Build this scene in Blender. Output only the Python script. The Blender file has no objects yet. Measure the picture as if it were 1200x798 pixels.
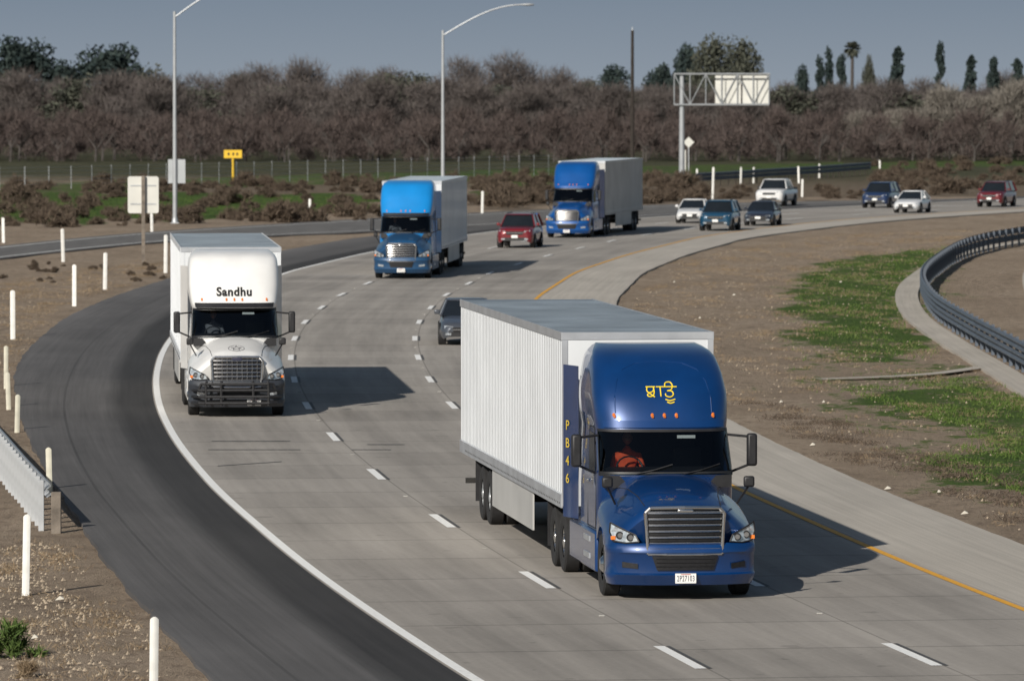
import bpy, math, random
import numpy as np
from mathutils import Vector, Matrix
random.seed(7); rng=np.random.default_rng(7)
F=7500.0;H=8.3;HY=100.0;CX,CY=600.0,399.0
pitch=math.atan((CY-HY)/F)
C=bpy.context.scene.collection
def g(px,py,z=0.0):
    dx=(px-CX)/F; dy=(CY-py)/F
    wy=math.cos(pitch)+dy*math.sin(pitch); wz=-math.sin(pitch)+dy*math.cos(pitch)
    t=(z-H)/wz
    return Vector((dx*t,wy*t,z))
def sc(py): return (py-HY)/H
# ---------------------------------------------------------------- materials
def newmat(name):
    m=bpy.data.materials.new(name); m.use_nodes=True
    return m,m.node_tree.nodes,m.node_tree.links,m.node_tree.nodes['Principled BSDF']
def mat(name,col,rough=0.6,metal=0.0,coat=0.0,var=0.15,scale=3.0,bump=0.0,bscale=40.0,spec=None):
    m,N,L,b=newmat(name)
    tc=N.new('ShaderNodeTexCoord'); nz=N.new('ShaderNodeTexNoise'); nz.inputs['Scale'].default_value=scale; nz.inputs['Detail'].default_value=5
    L.new(tc.outputs['Object'],nz.inputs['Vector'])
    r=N.new('ShaderNodeValToRGB'); e=r.color_ramp.elements
    e[0].position=.3;e[1].position=.7
    e[0].color=tuple(c*(1-var) for c in col)+(1,); e[1].color=tuple(min(1,c*(1+var)) for c in col)+(1,)
    L.new(nz.outputs['Fac'],r.inputs['Fac']); L.new(r.outputs['Color'],b.inputs['Base Color'])
    b.inputs['Roughness'].default_value=rough; b.inputs['Metallic'].default_value=metal
    b.inputs['Coat Weight'].default_value=coat; b.inputs['Coat Roughness'].default_value=.05
    if spec is not None: b.inputs['Specular IOR Level'].default_value=spec
    if bump>0:
        n2=N.new('ShaderNodeTexNoise'); n2.inputs['Scale'].default_value=bscale; n2.inputs['Detail'].default_value=4
        L.new(tc.outputs['Object'],n2.inputs['Vector'])
        bp=N.new('ShaderNodeBump'); bp.inputs['Strength'].default_value=bump; bp.inputs['Distance'].default_value=.02
        L.new(n2.outputs['Fac'],bp.inputs['Height']); L.new(bp.outputs['Normal'],b.inputs['Normal'])
    return m
def glassmat(name,tint=(.5,.55,.57)):
    m,N,L,b=newmat(name)
    out=N['Material Output']
    tr=N.new('ShaderNodeBsdfTransparent'); tr.inputs['Color'].default_value=tint+(1,)
    gl=N.new('ShaderNodeBsdfGlossy'); gl.inputs['Roughness'].default_value=.03; gl.inputs['Color'].default_value=(.9,.95,1,1)
    fr=N.new('ShaderNodeFresnel'); fr.inputs['IOR'].default_value=1.5
    mx=N.new('ShaderNodeMixShader'); L.new(fr.outputs[0],mx.inputs[0]); L.new(tr.outputs[0],mx.inputs[1]); L.new(gl.outputs[0],mx.inputs[2])
    L.new(mx.outputs[0],out.inputs['Surface'])
    return m
M={}
M['chrome']=mat('chrome',(.70,.70,.70),.16,1.0,0,.08)
M['dullmetal']=mat('galvanised_steel',(.46,.48,.50),.45,.5,0,.2,2)
M['polemetal']=mat('pole_steel',(.40,.42,.44),.5,.3,0,.12,1)
M['raildark']=mat('rail_steel',(.11,.13,.16),.5,.4,0,.3,3)
M['tyre']=mat('tyre_rubber',(.018,.018,.019),.85,0,0,.3,8,.4,60)
M['black']=mat('black_plastic',(.015,.015,.017),.5,0,0,.3,6)
M['dark']=mat('chassis_dark',(.02,.019,.018),.8,0,0,.4,4)
M['darkmesh']=mat('grille_mesh',(.012,.012,.014),.5,.3,0,.4,30)
M['glass']=glassmat('windshield_glass')
M['carglass']=mat('dark_glass',(.012,.015,.018),.04,0,.6,.1)
M['lens']=mat('headlight_lens',(.55,.6,.65),.08,.55,1,.45,16)
M['amber']=mat('amber_lens',(.75,.20,.03),.25,0,.8,.1)
M['redlens']=mat('red_lens',(.5,.02,.01),.25,0,.8,.1)
M['white_paint']=mat('white_truck_paint',(.76,.76,.75),.35,0,.6,.07,1.5)
M['blue_paint']=mat('navy_blue_truck_paint',(.0008,.036,.150),.35,.22,1,.16,1.2)
M['blue2_paint']=mat('sky_blue_truck_paint',(.008,.22,.58),.35,0,.6,.08,1)
M['slate_paint']=mat('slate_truck_paint',(.018,.070,.16),.4,.1,.5,.14,1)
M['greybumper']=mat('dark_bumper_plastic',(.035,.04,.05),.5,0,.2,.2,2)
M['blue3_paint']=mat('royal_blue_truck_paint',(.002,.075,.29),.35,.1,.8,.1,1)
M['trail_white']=mat('trailer_white',(.64,.665,.69),.5,0,.1,.06,.6)
M['trail_grey']=mat('trailer_grey',(.46,.46,.45),.5,.1,0,.12,.7)
M['trail_roof']=mat('trailer_roof_aluminium',(.22,.26,.30),.5,.35,0,.2,.6)
M['rail_al']=mat('aluminium_rail',(.55,.57,.6),.4,.6,0,.14,2)
M['plate']=mat('plate_white',(.8,.8,.78),.5,0,0,.04)
M['ink']=mat('dark_ink',(.02,.02,.05),.6,0,0,.1)
M['yellow_ink']=mat('yellow_lettering',(.88,.66,.03),.5,0,0,.06)
M['yellow_dull']=mat('dull_yellow_lettering',(.62,.45,.05),.6,0,0,.1)
M['black_ink']=mat('black_lettering',(.01,.01,.01),.5,0,0,.1)
M['grey_ink']=mat('grey_emblem',(.09,.09,.10),.5,0,0,.1)
M['seat']=mat('seat_fabric',(.04,.036,.034),.9,0,0,.2)
M['skin']=mat('skin',(.36,.19,.12),.6,0,0,.1,10)
M['orange_cloth']=mat('orange_cloth',(.8,.10,.03),.85,0,0,.15,10)
M['grey_cloth']=mat('grey_cloth',(.16,.16,.18),.85,0,0,.15,10)
M['hair']=mat('dark_hair',(.015,.01,.008),.7,0,0,.2,30)
M['post_white']=mat('white_delineator_plastic',(.74,.74,.71),.55,0,0,.12,4)
M['marker']=mat('ceramic_marker',(.42,.41,.38),.6,0,0,.3,1)
M['post_cream']=mat('cream_delineator_plastic',(.60,.58,.48),.6,0,0,.14,4)
M['sign_back']=mat('sign_back_white',(.62,.62,.58),.5,0,0,.08,1)
M['sign_grey']=mat('sign_back_grey',(.38,.40,.42),.45,.3,0,.1,1)
M['sign_yellow']=mat('sign_yellow',(.72,.46,.03),.5,0,0,.06,1)
M['wood']=mat('weathered_post_wood',(.17,.145,.12),.9,0,0,.35,4,.4,20)
M['darkwood']=mat('dark_pole_wood',(.03,.024,.02),.9,0,0,.3,2)
M['bark']=mat('bark',(.07,.062,.058),.95,0,0,.3,2)
def pc(n,c,metal=.15): return mat(n,c,.3,metal,1,.08,1)

class NG:
    def __init__(s,m): s.t=m.node_tree;s.N=s.t.nodes;s.L=s.t.links
    def n(s,ty,**k):
        x=s.N.new(ty)
        for a,v in k.items(): setattr(x,a,v)
        return x
    def l(s,a,b): s.L.new(a,b)
    def math(s,op,a,b=None,c=None,clamp=False):
        x=s.N.new('ShaderNodeMath'); x.operation=op; x.use_clamp=clamp
        for i,v in enumerate((a,b,c)):
            if v is None: continue
            if isinstance(v,(int,float)): x.inputs[i].default_value=v
            else: s.L.new(v,x.inputs[i])
        return x.outputs[0]
    def noise(s,vec,scale,detail=5,rough=.55):
        x=s.n('ShaderNodeTexNoise'); x.inputs['Scale'].default_value=scale; x.inputs['Detail'].default_value=detail; x.inputs['Roughness'].default_value=rough
        if vec is not None: s.l(vec,x.inputs['Vector'])
        return x.outputs['Fac']
    def scale(s,vec,v):
        x=s.n('ShaderNodeMapping'); x.inputs['Scale'].default_value=v; s.l(vec,x.inputs['Vector']); return x.outputs['Vector']
    def ramp(s,f,stops):
        x=s.n('ShaderNodeValToRGB'); e=x.color_ramp.elements
        while len(e)<len(stops): e.new(.5)
        for i,(p,c) in enumerate(stops): e[i].position=p; e[i].color=(c if isinstance(c,tuple) else (c,c,c))+(1,)
        s.l(f,x.inputs['Fac']); return x.outputs['Color']
    def mix(s,f,a,b,mode='MIX'):
        x=s.n('ShaderNodeMix',data_type='RGBA',blend_type=mode)
        for sock,v in ((x.inputs[0],f),(x.inputs[6],a),(x.inputs[7],b)):
            if isinstance(v,(int,float)): sock.default_value=v
            elif isinstance(v,tuple): sock.default_value=v+(1,)
            else: s.l(v,sock)
        return x.outputs[2]
    def bump(s,h,st,d=.02):
        x=s.n('ShaderNodeBump'); x.inputs['Strength'].default_value=st; x.inputs['Distance'].default_value=d
        s.l(h,x.inputs['Height']); s.l(x.outputs['Normal'],s.N['Principled BSDF'].inputs['Normal'])

def road_material(name,base,kind,contrast=1.0):
    m,N,L,b=newmat(name); q=NG(m)
    uv=q.n('ShaderNodeUVMap').outputs[0]; sep=q.n('ShaderNodeSeparateXYZ'); q.l(uv,sep.inputs[0]); u,v=sep.outputs[0],sep.outputs[1]
    st=q.noise(q.scale(uv,(2.2,.02,1)),3,7,.65)
    st2=q.noise(q.scale(uv,(8,.05,1)),2,4,.6)
    bl=q.noise(q.scale(uv,(.35,.10,1)),1,5,.6)
    fine=q.noise(q.scale(uv,(9,9,1)),3,4,.75)
    a=q.math('MULTIPLY_ADD',st,.75*contrast,1.0-.375*contrast-.12)
    a=q.math('MULTIPLY_ADD',q.math('SUBTRACT',st2,.5),.35*contrast,a)
    a=q.math('MULTIPLY_ADD',q.math('SUBTRACT',bl,.5),.7*contrast,a)
    a=q.math('MULTIPLY_ADD',q.math('SUBTRACT',fine,.5),.6,a)
    if kind=='concrete':
        c=q.math('COSINE',q.math('MULTIPLY',u,4*math.pi)); a=q.math('MULTIPLY_ADD',c,.05,a)
        c2=q.math('COSINE',q.math('MULTIPLY',u,2*math.pi)); a=q.math('MULTIPLY_ADD',c2,.05,a)
        pv=q.math('FLOOR',q.math('DIVIDE',v,4.6)); pu=q.math('FLOOR',u)
        cmb=q.n('ShaderNodeCombineXYZ'); q.l(pv,cmb.inputs[0]); q.l(pu,cmb.inputs[1])
        wn=q.n('ShaderNodeTexWhiteNoise'); q.l(cmb.outputs[0],wn.inputs['Vector'])
        a=q.math('MULTIPLY_ADD',q.math('SUBTRACT',wn.outputs['Value'],.5),.14,a)
        j=q.math('LESS_THAN',q.math('FRACT',q.math('DIVIDE',v,4.6)),.022)
        a=q.math('MULTIPLY',a,q.math('SUBTRACT',1,q.math('MULTIPLY',j,.35)))
        j2=q.math('LESS_THAN',q.math('ABSOLUTE',q.math('SUBTRACT',q.math('FRACT',q.math('ADD',u,.47)),.5)),.005)
        a=q.math('MULTIPLY',a,q.math('SUBTRACT',1,q.math('MULTIPLY',j2,.35)))
        sp_=q.noise(q.scale(uv,(2.5,.7,1)),2.2,3,.5); a=q.math('MULTIPLY',a,q.math('SUBTRACT',1,q.math('MULTIPLY',q.math('GREATER_THAN',sp_,.69),.22)))
    if kind=='asphalt':
        w=q.math('MULTIPLY_ADD',q.noise(q.scale(uv,(.2,.06,1)),1,2),.4,.62)
        band=q.n('ShaderNodeMapRange'); q.l(u,band.inputs[0]); q.l(w,band.inputs[1]); q.l(q.math('ADD',w,.45),band.inputs[2]); band.inputs[3].default_value=.42; band.inputs[4].default_value=1.0
        a=q.math('MULTIPLY',a,band.outputs[0])
        jj=q.math('LESS_THAN',q.math('ABSOLUTE',q.math('SUBTRACT',u,2.35)),.03)
        a=q.math('MULTIPLY',a,q.math('SUBTRACT',1,q.math('MULTIPLY',jj,.25)))
        e=q.n('ShaderNodeMapRange'); q.l(q.math('ADD',u,q.math('MULTIPLY',bl,.8)),e.inputs[0]); e.inputs[1].default_value=3.2; e.inputs[2].default_value=4.8; e.inputs[3].default_value=1.0; e.inputs[4].default_value=1.4
        a=q.math('MULTIPLY',a,e.outputs[0])
    col=q.mix(1.0,base,q.ramp(q.math('MULTIPLY',a,.5),[(0,0.0),(1,(2.0,2.0,2.0))]),'MULTIPLY')
    q.l(col,b.inputs['Base Color']); b.inputs['Roughness'].default_value=.85; b.inputs['Specular IOR Level'].default_value=.25
    q.bump(fine,.3,.01)
    return m
M['concrete']=road_material('grooved_concrete_road',(.335,.31,.28),'concrete',.8)
M['cshoulder']=road_material('concrete_shoulder',(.46,.425,.375),'plain',.7)
M['asphalt']=road_material('dark_asphalt_shoulder',(.108,.104,.103),'asphalt',.9)
M['rampasphalt']=road_material('ramp_asphalt',(.15,.145,.14),'plain')
def paintmat(name,col,wear=.5):
    m,N,L,b=newmat(name); q=NG(m); pos=q.n('ShaderNodeTexCoord').outputs['Object']
    n=q.noise(pos,9,5,.7); f=q.ramp(n,[(wear-.2,0.0),(wear-.02,1.0)])
    q.l(q.mix(f,tuple(c*.55 for c in col),col),b.inputs['Base Color']); b.inputs['Roughness'].default_value=.7
    return m
M['mark_white']=paintmat('road_paint_white',(.84,.84,.82),.46)
M['mark_yellow']=paintmat('road_paint_yellow',(.72,.36,.03),.5)
M['seal']=mat('crack_sealant',(.07,.07,.07),.7)
# ---------------------------------------------------------------- mesh builder
class MB:
    def __init__(s): s.v=[];s.f=[];s.m=[]
    def add(s,vs,fs,m=0):
        o=len(s.v); s.v+= [tuple(p) for p in vs]; s.f+=[tuple(i+o for i in f) for f in fs]; s.m+=[m]*len(fs); return s
    def box(s,x0,x1,y0,y1,z0,z1,m=0):
        if x0>x1: x0,x1=x1,x0
        return s.add([(x0,y0,z0),(x1,y0,z0),(x1,y1,z0),(x0,y1,z0),(x0,y0,z1),(x1,y0,z1),(x1,y1,z1),(x0,y1,z1)],
            [(0,3,2,1),(4,5,6,7),(0,1,5,4),(1,2,6,5),(2,3,7,6),(3,0,4,7)],m)
    def tube(s,p,q,r0,r1=None,n=8,m=0):
        if r1 is None: r1=r0
        p=Vector(p);q=Vector(q); d=(q-p).normalized(); a=d.orthogonal().normalized(); b=d.cross(a)
        vs=[]
        for c,r in ((p,r0),(q,r1)):
            for i in range(n):
                t=2*math.pi*i/n; vs.append(c+a*(r*math.cos(t))+b*(r*math.sin(t)))
        fs=[(i,(i+1)%n,n+(i+1)%n,n+i) for i in range(n)]+[tuple(range(n))[::-1],tuple(range(n,2*n))]
        return s.add(vs,fs,m)
    def path(s,pts,r,n=8,m=0):
        for i in range(len(pts)-1): s.tube(pts[i],pts[i+1],r,r,n,m)
        return s
    def lathex(s,c,prof,n=24,m=0):
        vs=[];k=len(prof)
        for i in range(n):
            t=2*math.pi*i/n
            for x,r in prof: vs.append((c[0]+x,c[1]+r*math.cos(t),c[2]+r*math.sin(t)))
        fs=[(i*k+j,((i+1)%n)*k+j,((i+1)%n)*k+j+1,i*k+j+1) for i in range(n) for j in range(k-1)]
        return s.add(vs,fs,m)
    def loft(s,rows,closed=False,m=0,skip=None):
        k=len(rows[0]); vs=[p for r in rows for p in r]; fs=[]
        for i in range(len(rows)-1):
            for j in range(k if closed else k-1):
                if skip and skip(i,j): continue
                j2=(j+1)%k; fs.append((i*k+j,i*k+j2,(i+1)*k+j2,(i+1)*k+j))
        return s.add(vs,fs,m)
    def prism(s,poly,fn,t,m=0):
        n=len(poly); a=[Vector(fn(*p)) for p in poly]; b=[p+Vector(t) for p in a]
        return s.add(a+b,[tuple(range(n)),tuple(range(2*n-1,n-1,-1))]+[(i,(i+1)%n,n+(i+1)%n,n+i) for i in range(n)],m)
    def build(s,name,mats,parent=None,smooth=True,bevel=0,ang=35):
        me=bpy.data.meshes.new(name); me.from_pydata(s.v,[],s.f)
        if not isinstance(mats,(list,tuple)): mats=[mats]
        for x in mats: me.materials.append(M[x] if isinstance(x,str) else x)
        me.polygons.foreach_set('material_index',s.m)
        if smooth:
            me.shade_smooth()
            try: me.set_sharp_from_angle(angle=math.radians(ang))
            except Exception: pass
        me.update()
        o=bpy.data.objects.new(name,me); C.objects.link(o)
        if parent: o.parent=parent
        if bevel:
            b=o.modifiers.new('b','BEVEL'); b.width=bevel; b.segments=2; b.limit_method='ANGLE'; b.angle_limit=math.radians(40)
        return o
def fastmesh(name,verts,nper,mats,mi=None):
    me=bpy.data.meshes.new(name); nv=len(verts); nf=nv//nper
    me.vertices.add(nv); me.vertices.foreach_set('co',verts.astype(np.float32).ravel())
    me.loops.add(nv); me.loops.foreach_set('vertex_index',np.arange(nv,dtype=np.int32))
    me.polygons.add(nf); me.polygons.foreach_set('loop_start',np.arange(0,nv,nper,dtype=np.int32))
    try: me.polygons.foreach_set('loop_total',np.full(nf,nper,dtype=np.int32))
    except Exception: pass
    for x in mats: me.materials.append(x)
    me.update(); me.validate()
    return me
def tag(o,label,cat,group=None,kind=None):
    o['label']=label; o['category']=cat
    if group: o['group']=group
    if kind: o['kind']=kind
    return o
def struct(o,label=None): 
    o['kind']='structure'
    if label: o['label']=label
    return o
def empty(name,loc,rz=0,label=None,cat=None,group=None):
    o=bpy.data.objects.new(name,None); C.objects.link(o); o.location=loc; o.rotation_euler=(0,0,rz); o.empty_display_size=.3
    if label: tag(o,label,cat,group)
    return o
def textmesh(body,size,name,material,parent,fn,bold=0.0,align='CENTER',space=1.0,sx=1.0):
    cu=bpy.data.curves.new('t','FONT'); cu.body=body; cu.size=size; cu.align_x=align; cu.align_y='CENTER'; cu.offset=bold; cu.space_character=space
    t=bpy.data.objects.new('t',cu); C.objects.link(t)
    dg=bpy.context.evaluated_depsgraph_get(); me=bpy.data.meshes.new_from_object(t.evaluated_get(dg))
    bpy.data.objects.remove(t)
    me.name=name
    for v in me.vertices: v.co=Vector(fn(v.co.x*sx,v.co.y))
    me.materials.clear(); me.materials.append(M[material])
    o=bpy.data.objects.new(name,me); C.objects.link(o); o.parent=parent
    return o
# ---------------------------------------------------------------- road geometry
RP=[(40,14.8),(60,11.05),(75,8.5),(93.2,5.8),(110,3.56),(132,1.13),(150,-.47),(166,-1.6),(181.5,-2.4),(198,-2.98),(211,-3.23),(226,-3.3),(250,-2.83),(285,-.9),(314,1.9),(350,6.4),(370,10.2),(390,15),(401,18.4),(415,23.5),(440,34),(480,54),(540,90),(620,145)]
yy=np.arange(40,620,1.0); xx=np.interp(yy,[p[0] for p in RP],[p[1] for p in RP])
ker=np.hanning(27); ker/=ker.sum()
xp=np.pad(xx,13,mode='reflect',reflect_type='odd'); xx=np.convolve(xp,ker,'valid')
ref=np.stack([xx,yy],1); d=np.gradient(ref,axis=0); tn=d/np.linalg.norm(d,axis=1)[:,None]; nl=np.stack([-tn[:,1],tn[:,0]],1)
arc=np.concatenate([[0],np.cumsum(np.linalg.norm(np.diff(ref,axis=0),axis=1))])
arc0=np.interp(93.2,yy,arc)
def tab(t): return np.interp(yy,[a for a,b in t],[b for a,b in t])
OW=tab([(40,6.8),(90,6.95),(130,7.35),(183,7.85),(230,8.3),(287,9.2),(317,9.5),(370,10),(600,10)])
OD1=tab([(40,3.4),(93,3.43),(152,3.7),(230,4.03),(258,4.2),(330,4.5),(400,4.8)])
OY=tab([(40,-3.45),(104,-3.5),(251,-3.9),(600,-3.9)])
OI=tab([(40,-6.2),(115,-6.25),(244,-6.95),(300,-6.7),(345,-6.5),(370,-7),(415,-7.2)])
OO=tab([(40,10.5),(103,10.45),(124,10.4),(155,10.9),(183,11.8),(207,12.3),(235,12.8),(276,13.3),(324,14.4),(345,14.6),(370,13.5),(600,13.5)])
wig=.02*np.sin(yy*.9)+.02*np.sin(yy*2.3+1)+.03*np.sin(yy*.17)
OO=OO+wig; OI=OI+.5*wig[::-1]
def line(off): return ref+nl*off[:,None]
def sheet(name,cols,us,z,material):
    mb=MB(); n=len(cols[0]); k=len(cols); vs=[]; 
    for i in range(n):
        for c in cols: vs.append((c[i][0],c[i][1],z))
    fs=[(i*k+j,i*k+j+1,(i+1)*k+j+1,(i+1)*k+j) for i in range(n-1) for j in range(k-1)]
    mb.add(vs,fs)
    for e in (0,k-1):
        sk=[]
        for i in range(n): sk+= [vs[i*k+e],(vs[i*k+e][0],vs[i*k+e][1],z-.25)]
        mb.add(sk,[(2*i,2*i+1,2*i+3,2*i+2) for i in range(n-1)])
    o=mb.build(name,material,smooth=False)
    me=o.data; uvl=me.uv_layers.new(name='UVMap')
    U=[];
    for i in range(n):
        for j in range(k): U.append((us[j] if np.isscalar(us[j]) else us[j][i],float(arc[i]) if n==len(arc) else float(i)*3))
    for e in (0,k-1):
        for i in range(n): U+= [U[i*k+e]]*2
    uv=np.array([U[l.vertex_index] for l in me.loops],dtype=np.float32)
    uvl.data.foreach_set('uv',uv.ravel())
    return struct(o)
def lerp(a,b,t): return a*(1-t)+b*t
lO,lW,lD1,lD2,lY,lI=line(OO),line(OW),line(OD1),line(OW*0),line(OY),line(OI)
sheet('highway_shoulder',[lO,lerp(lO,lW,.5),lW],[OO-OW,(OO-OW)*.5,OW*0],0.0,'asphalt')
sheet('highway_road',[lW,lD1,lD2,lY],[0,1,2,3],0.0,'concrete')
sheet('concrete_shoulder',[lY,lerp(lY,lI,.5),lI],[0,1.5,3],0.0,'cshoulder')
def strip(name,path,w,z,material):
    p=np.array(path); dd=np.gradient(p,axis=0); t=dd/np.linalg.norm(dd,axis=1)[:,None]; n=np.stack([-t[:,1],t[:,0]],1)
    a=p+n*w/2; b=p-n*w/2; mb=MB(); vs=[]
    for i in range(len(p)): vs+=[(a[i][0],a[i][1],z),(b[i][0],b[i][1],z)]
    mb.add(vs,[(2*i,2*i+1,2*i+3,2*i+2) for i in range(len(p)-1)])
    return struct(mb.build(name,material,smooth=False))
strip('edge_line',line(OW-.12),.17,.008,'mark_white')
strip('median_edge_line',line(OY+.15),.14,.008,'mark_yellow')
mb=MB(); mk=MB(); sl=MB()
def at(off_arr,a):
    i=np.interp(a,arc,np.arange(len(arc))); 
    p=np.array([np.interp(i,np.arange(len(arc)),ref[:,c]+nl[:,c]*off_arr) for c in (0,1)])
    t=np.array([np.interp(a,arc,tn[:,c]) for c in (0,1)]); n=np.array([-t[1],t[0]]); return p,t,n
def quad(m_,off,a,ln,w,z=.008):
    p,t,n=at(off,a); A=p-t*ln/2; B=p+t*ln/2
    m_.add([(*(A+n*w/2),z),(*(A-n*w/2),z),(*(B-n*w/2),z),(*(B+n*w/2),z)],[(0,1,2,3)])
for k in range(-3,27):
    for off in (OD1,OW*0):
        a=arc0+k*14.63
        if 0<a<arc[-1]-5: quad(mb,off,a,3.7,.17); quad(sl,off-.14,a,3.7,.06,.006)
struct(mb.build('lane_marking','mark_white',smooth=False))
for k in range(-3,14):
    for off in (OD1,OW*0):
        for dd_ in (7.3,):
            p,t,n=at(off,arc0+k*14.63+dd_)
            mk.box(p[0]-.045,p[0]+.045,p[1]-.045,p[1]+.045,.004,.016)
tag(mk.build('raised_marker','marker',smooth=False),'small raised pavement markers dotted between the lane dashes','road marker',kind='stuff')
for (x0,y0,x1,y1) in [(248,517,340,517),(244,527,352,527),(430,521,474,521),(412,527,458,527),(255,546,330,541),(560,575,600,576)]:
    a=g(x0,y0);b=g(x1,y1); n=Vector((0,.10,0))
    sl.add([(a+n)+Vector((0,0,.006)),(a-n)+Vector((0,0,.006)),(b-n)+Vector((0,0,.006)),(b+n)+Vector((0,0,.006))],[(0,1,2,3)])
struct(sl.build('sealed_crack','seal',smooth=False))
def spl(pts,n=12):
    P=[np.array(p,float) for p in pts]; P=[2*P[0]-P[1]]+P+[2*P[-1]-P[-2]]; out=[]
    for i in range(1,len(P)-2):
        for k in range(n):
            t=k/n; p0,p1,p2,p3=P[i-1:i+3]
            out.append(.5*((2*p1)+(-p0+p2)*t+(2*p0-5*p1+4*p2-p3)*t*t+(-p0+3*p1-3*p2+p3)*t**3))
    out.append(P[-2]); return np.array(out)
def gp(l): return [tuple(g(x,y)[:2]) for x,y in l]
RF=spl(gp([(-160,305),(-60,294),(0,288),(100,278),(200,270),(330,262),(430,256),(560,249),(700,243),(800,239),(1000,235),(1200,232),(1350,231)]))
RN=spl(gp([(-160,324),(-60,311),(0,303),(100,292),(200,283),(330,276),(430,272),(560,265),(700,258),(800,252),(1000,246),(1200,241),(1350,239)]))
sheet('ramp_road',[RF,lerp(RF,RN,.5),RN],[0,4,8],-0.006,'rampasphalt')
strip('ramp_edge_line',lerp(RF,RN,.9),.16,.006,'mark_white'); strip('ramp_far_edge_line',lerp(RF,RN,.16),.16,.006,'mark_white')
OPL=spl([(17.0,150),(17.3,184),(17.9,215),(19.0,245),(21.9,285),(26.0,320),(34,365),(48,415)])
OPR=OPL+np.array([16,0]); 
sheet('opposite_shoulder',[OPL+np.array([.9,0]),OPL+np.array([2.6,0])],[0,2.6],0.0,'cshoulder')
sheet('opposite_road',[OPL+np.array([2.6,0]),lerp(OPL,OPR,.6),OPR],[0,1,3],0.0,'rampasphalt')
GR=spl([(14.6,150),(14.8,184.7),(14.85,207.5),(15.15,230.5),(16.4,256),(18.5,280),(22.2,312),(26.9,336.5),(37,375)])
sheet('concrete_gutter',[GR-np.array([1.05,0]),GR-np.array([.15,0])],[0,1],0.02,'cshoulder')
dr=spl(gp([(960,444),(1040,441),(1100,437),(1150,430)]))
strip('drain_channel',dr,.5,.004,'cshoulder')
# ---------------------------------------------------------------- ground
xs=np.concatenate([[-5000,-2000,-800,-350,-180,-120,-95],np.arange(-78,80,.7),[95,120,180,350,800,2000,5000]])
pys=np.arange(1000,181,-1.5); ys=np.concatenate([[-3000,-500,0,30,50],62250/(pys-100),[850,1000,1300,2000,4000,9000]])
ys=np.unique(np.round(ys,3))
X,Y=np.meshgrid(xs,ys); 
nz=lambda a,b,s:np.sin(X*a+s)*np.cos(Y*b+s*2.1)
Z=-.07+.02*nz(.9,.5,1)+.015*nz(2.1,1.3,2)+.01*nz(3.3,2.6,4)
def inpoly(poly,j=1.0):
    P=[tuple(p) for p in gp(poly)]; r=np.zeros(X.shape,bool); n=len(P)
    jx=X+j*(.7*nz(.8,.25,3)+.5*nz(2.3,.9,5)); jy=Y+j*(4*nz(.6,.2,7))
    for i in range(n):
        x1,y1=P[i];x2,y2=P[(i+1)%n]
        c=((y1>jy)!=(y2>jy)); xi=(x2-x1)*(jy-y1)/((y2-y1) if y2!=y1 else 1e-9)+x1
        r^=c&(jx<xi)
    return r.astype(float)
GA=[(930,350),(945,322),(972,306),(1030,298),(1085,292),(1108,288),(1088,312),(1058,345),(1062,385),(1098,412),(1060,428),(1000,424),(948,395)]
GB=[(985,453),(1060,447),(1150,440),(1200,456),(1260,470),(1260,590),(1200,578),(1140,556),(1075,538),(1140,515),(1120,496),(1030,470)]
GO=[(905,360),(930,315),(1000,298),(1120,285),(1100,430),(1200,450),(1260,610),(1100,580),(1000,505),(920,430)]
grass=np.maximum(.80*inpoly(GA),.74*inpoly(GB))
grass=np.maximum(grass,.38*inpoly(GO,1.6))
grass=np.maximum(grass,.90*inpoly([(-200,236),(0,226),(200,224),(440,228),(440,248),(330,251),(200,257),(80,260),(0,254),(-200,270)],2.0))
grass=np.maximum(grass,.8*inpoly([(550,207),(640,197),(660,220),(620,238),(560,236)]))
grass=np.maximum(grass,.6*inpoly([(-300,224),(0,215),(640,196),(1400,183),(1400,190),(640,206),(0,228),(-300,240)]))
field=np.clip((Y-520)/80,0,1)
scrub=np.clip(np.maximum(inpoly([(-300,262),(0,250),(200,246),(440,240),(440,212),(0,216),(-300,224)],2.0),inpoly([(550,246),(800,236),(1000,232),(1300,229),(1300,188),(800,196),(550,204)],2.0)),0,1)
me=bpy.data.meshes.new('ground'); nr,nc=X.shape
idx=np.arange(nr*nc).reshape(nr,nc); q4=np.stack([idx[:-1,:-1],idx[:-1,1:],idx[1:,1:],idx[1:,:-1]],-1).reshape(-1,4)
me.from_pydata(np.stack([X,Y,Z],-1).reshape(-1,3).tolist(),[],q4.tolist())
at_=me.attributes.new('cover','FLOAT_COLOR','POINT'); 
at_.data.foreach_set('color',np.stack([grass,field,scrub,1+0*grass],-1).astype(np.float32).ravel())
m,N,L,b=newmat('dirt_and_grass_ground'); q=NG(m)
pos=q.n('ShaderNodeTexCoord').outputs['Object']
at_n=q.n('ShaderNodeAttribute',attribute_name='cover'); sep=q.n('ShaderNodeSeparateColor'); q.l(at_n.outputs['Color'],sep.inputs[0])
n1=q.noise(q.scale(pos,(1,.35,1)),.35,6); n2=q.noise(q.scale(pos,(1,.4,1)),2.6,6,.7); n3=q.noise(pos,18,4,.75)
dirt=q.ramp(n1,[(.3,(.25,.19,.135)),(.5,(.36,.28,.205)),(.72,(.45,.36,.275))])
dirt=q.mix(q.ramp(n2,[(.34,.9),(.52,0.0)]),dirt,(.15,.105,.075)); dirt=q.mix(.4,dirt,q.ramp(n3,[(.3,(.11,.085,.065)),(.7,(.52,.43,.335))]))
scol=q.ramp(n2,[(.35,(.07,.055,.04)),(.7,(.20,.16,.115))]); dirt=q.mix(q.math('MULTIPLY',sep.outputs[2],.75),dirt,scol)
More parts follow.
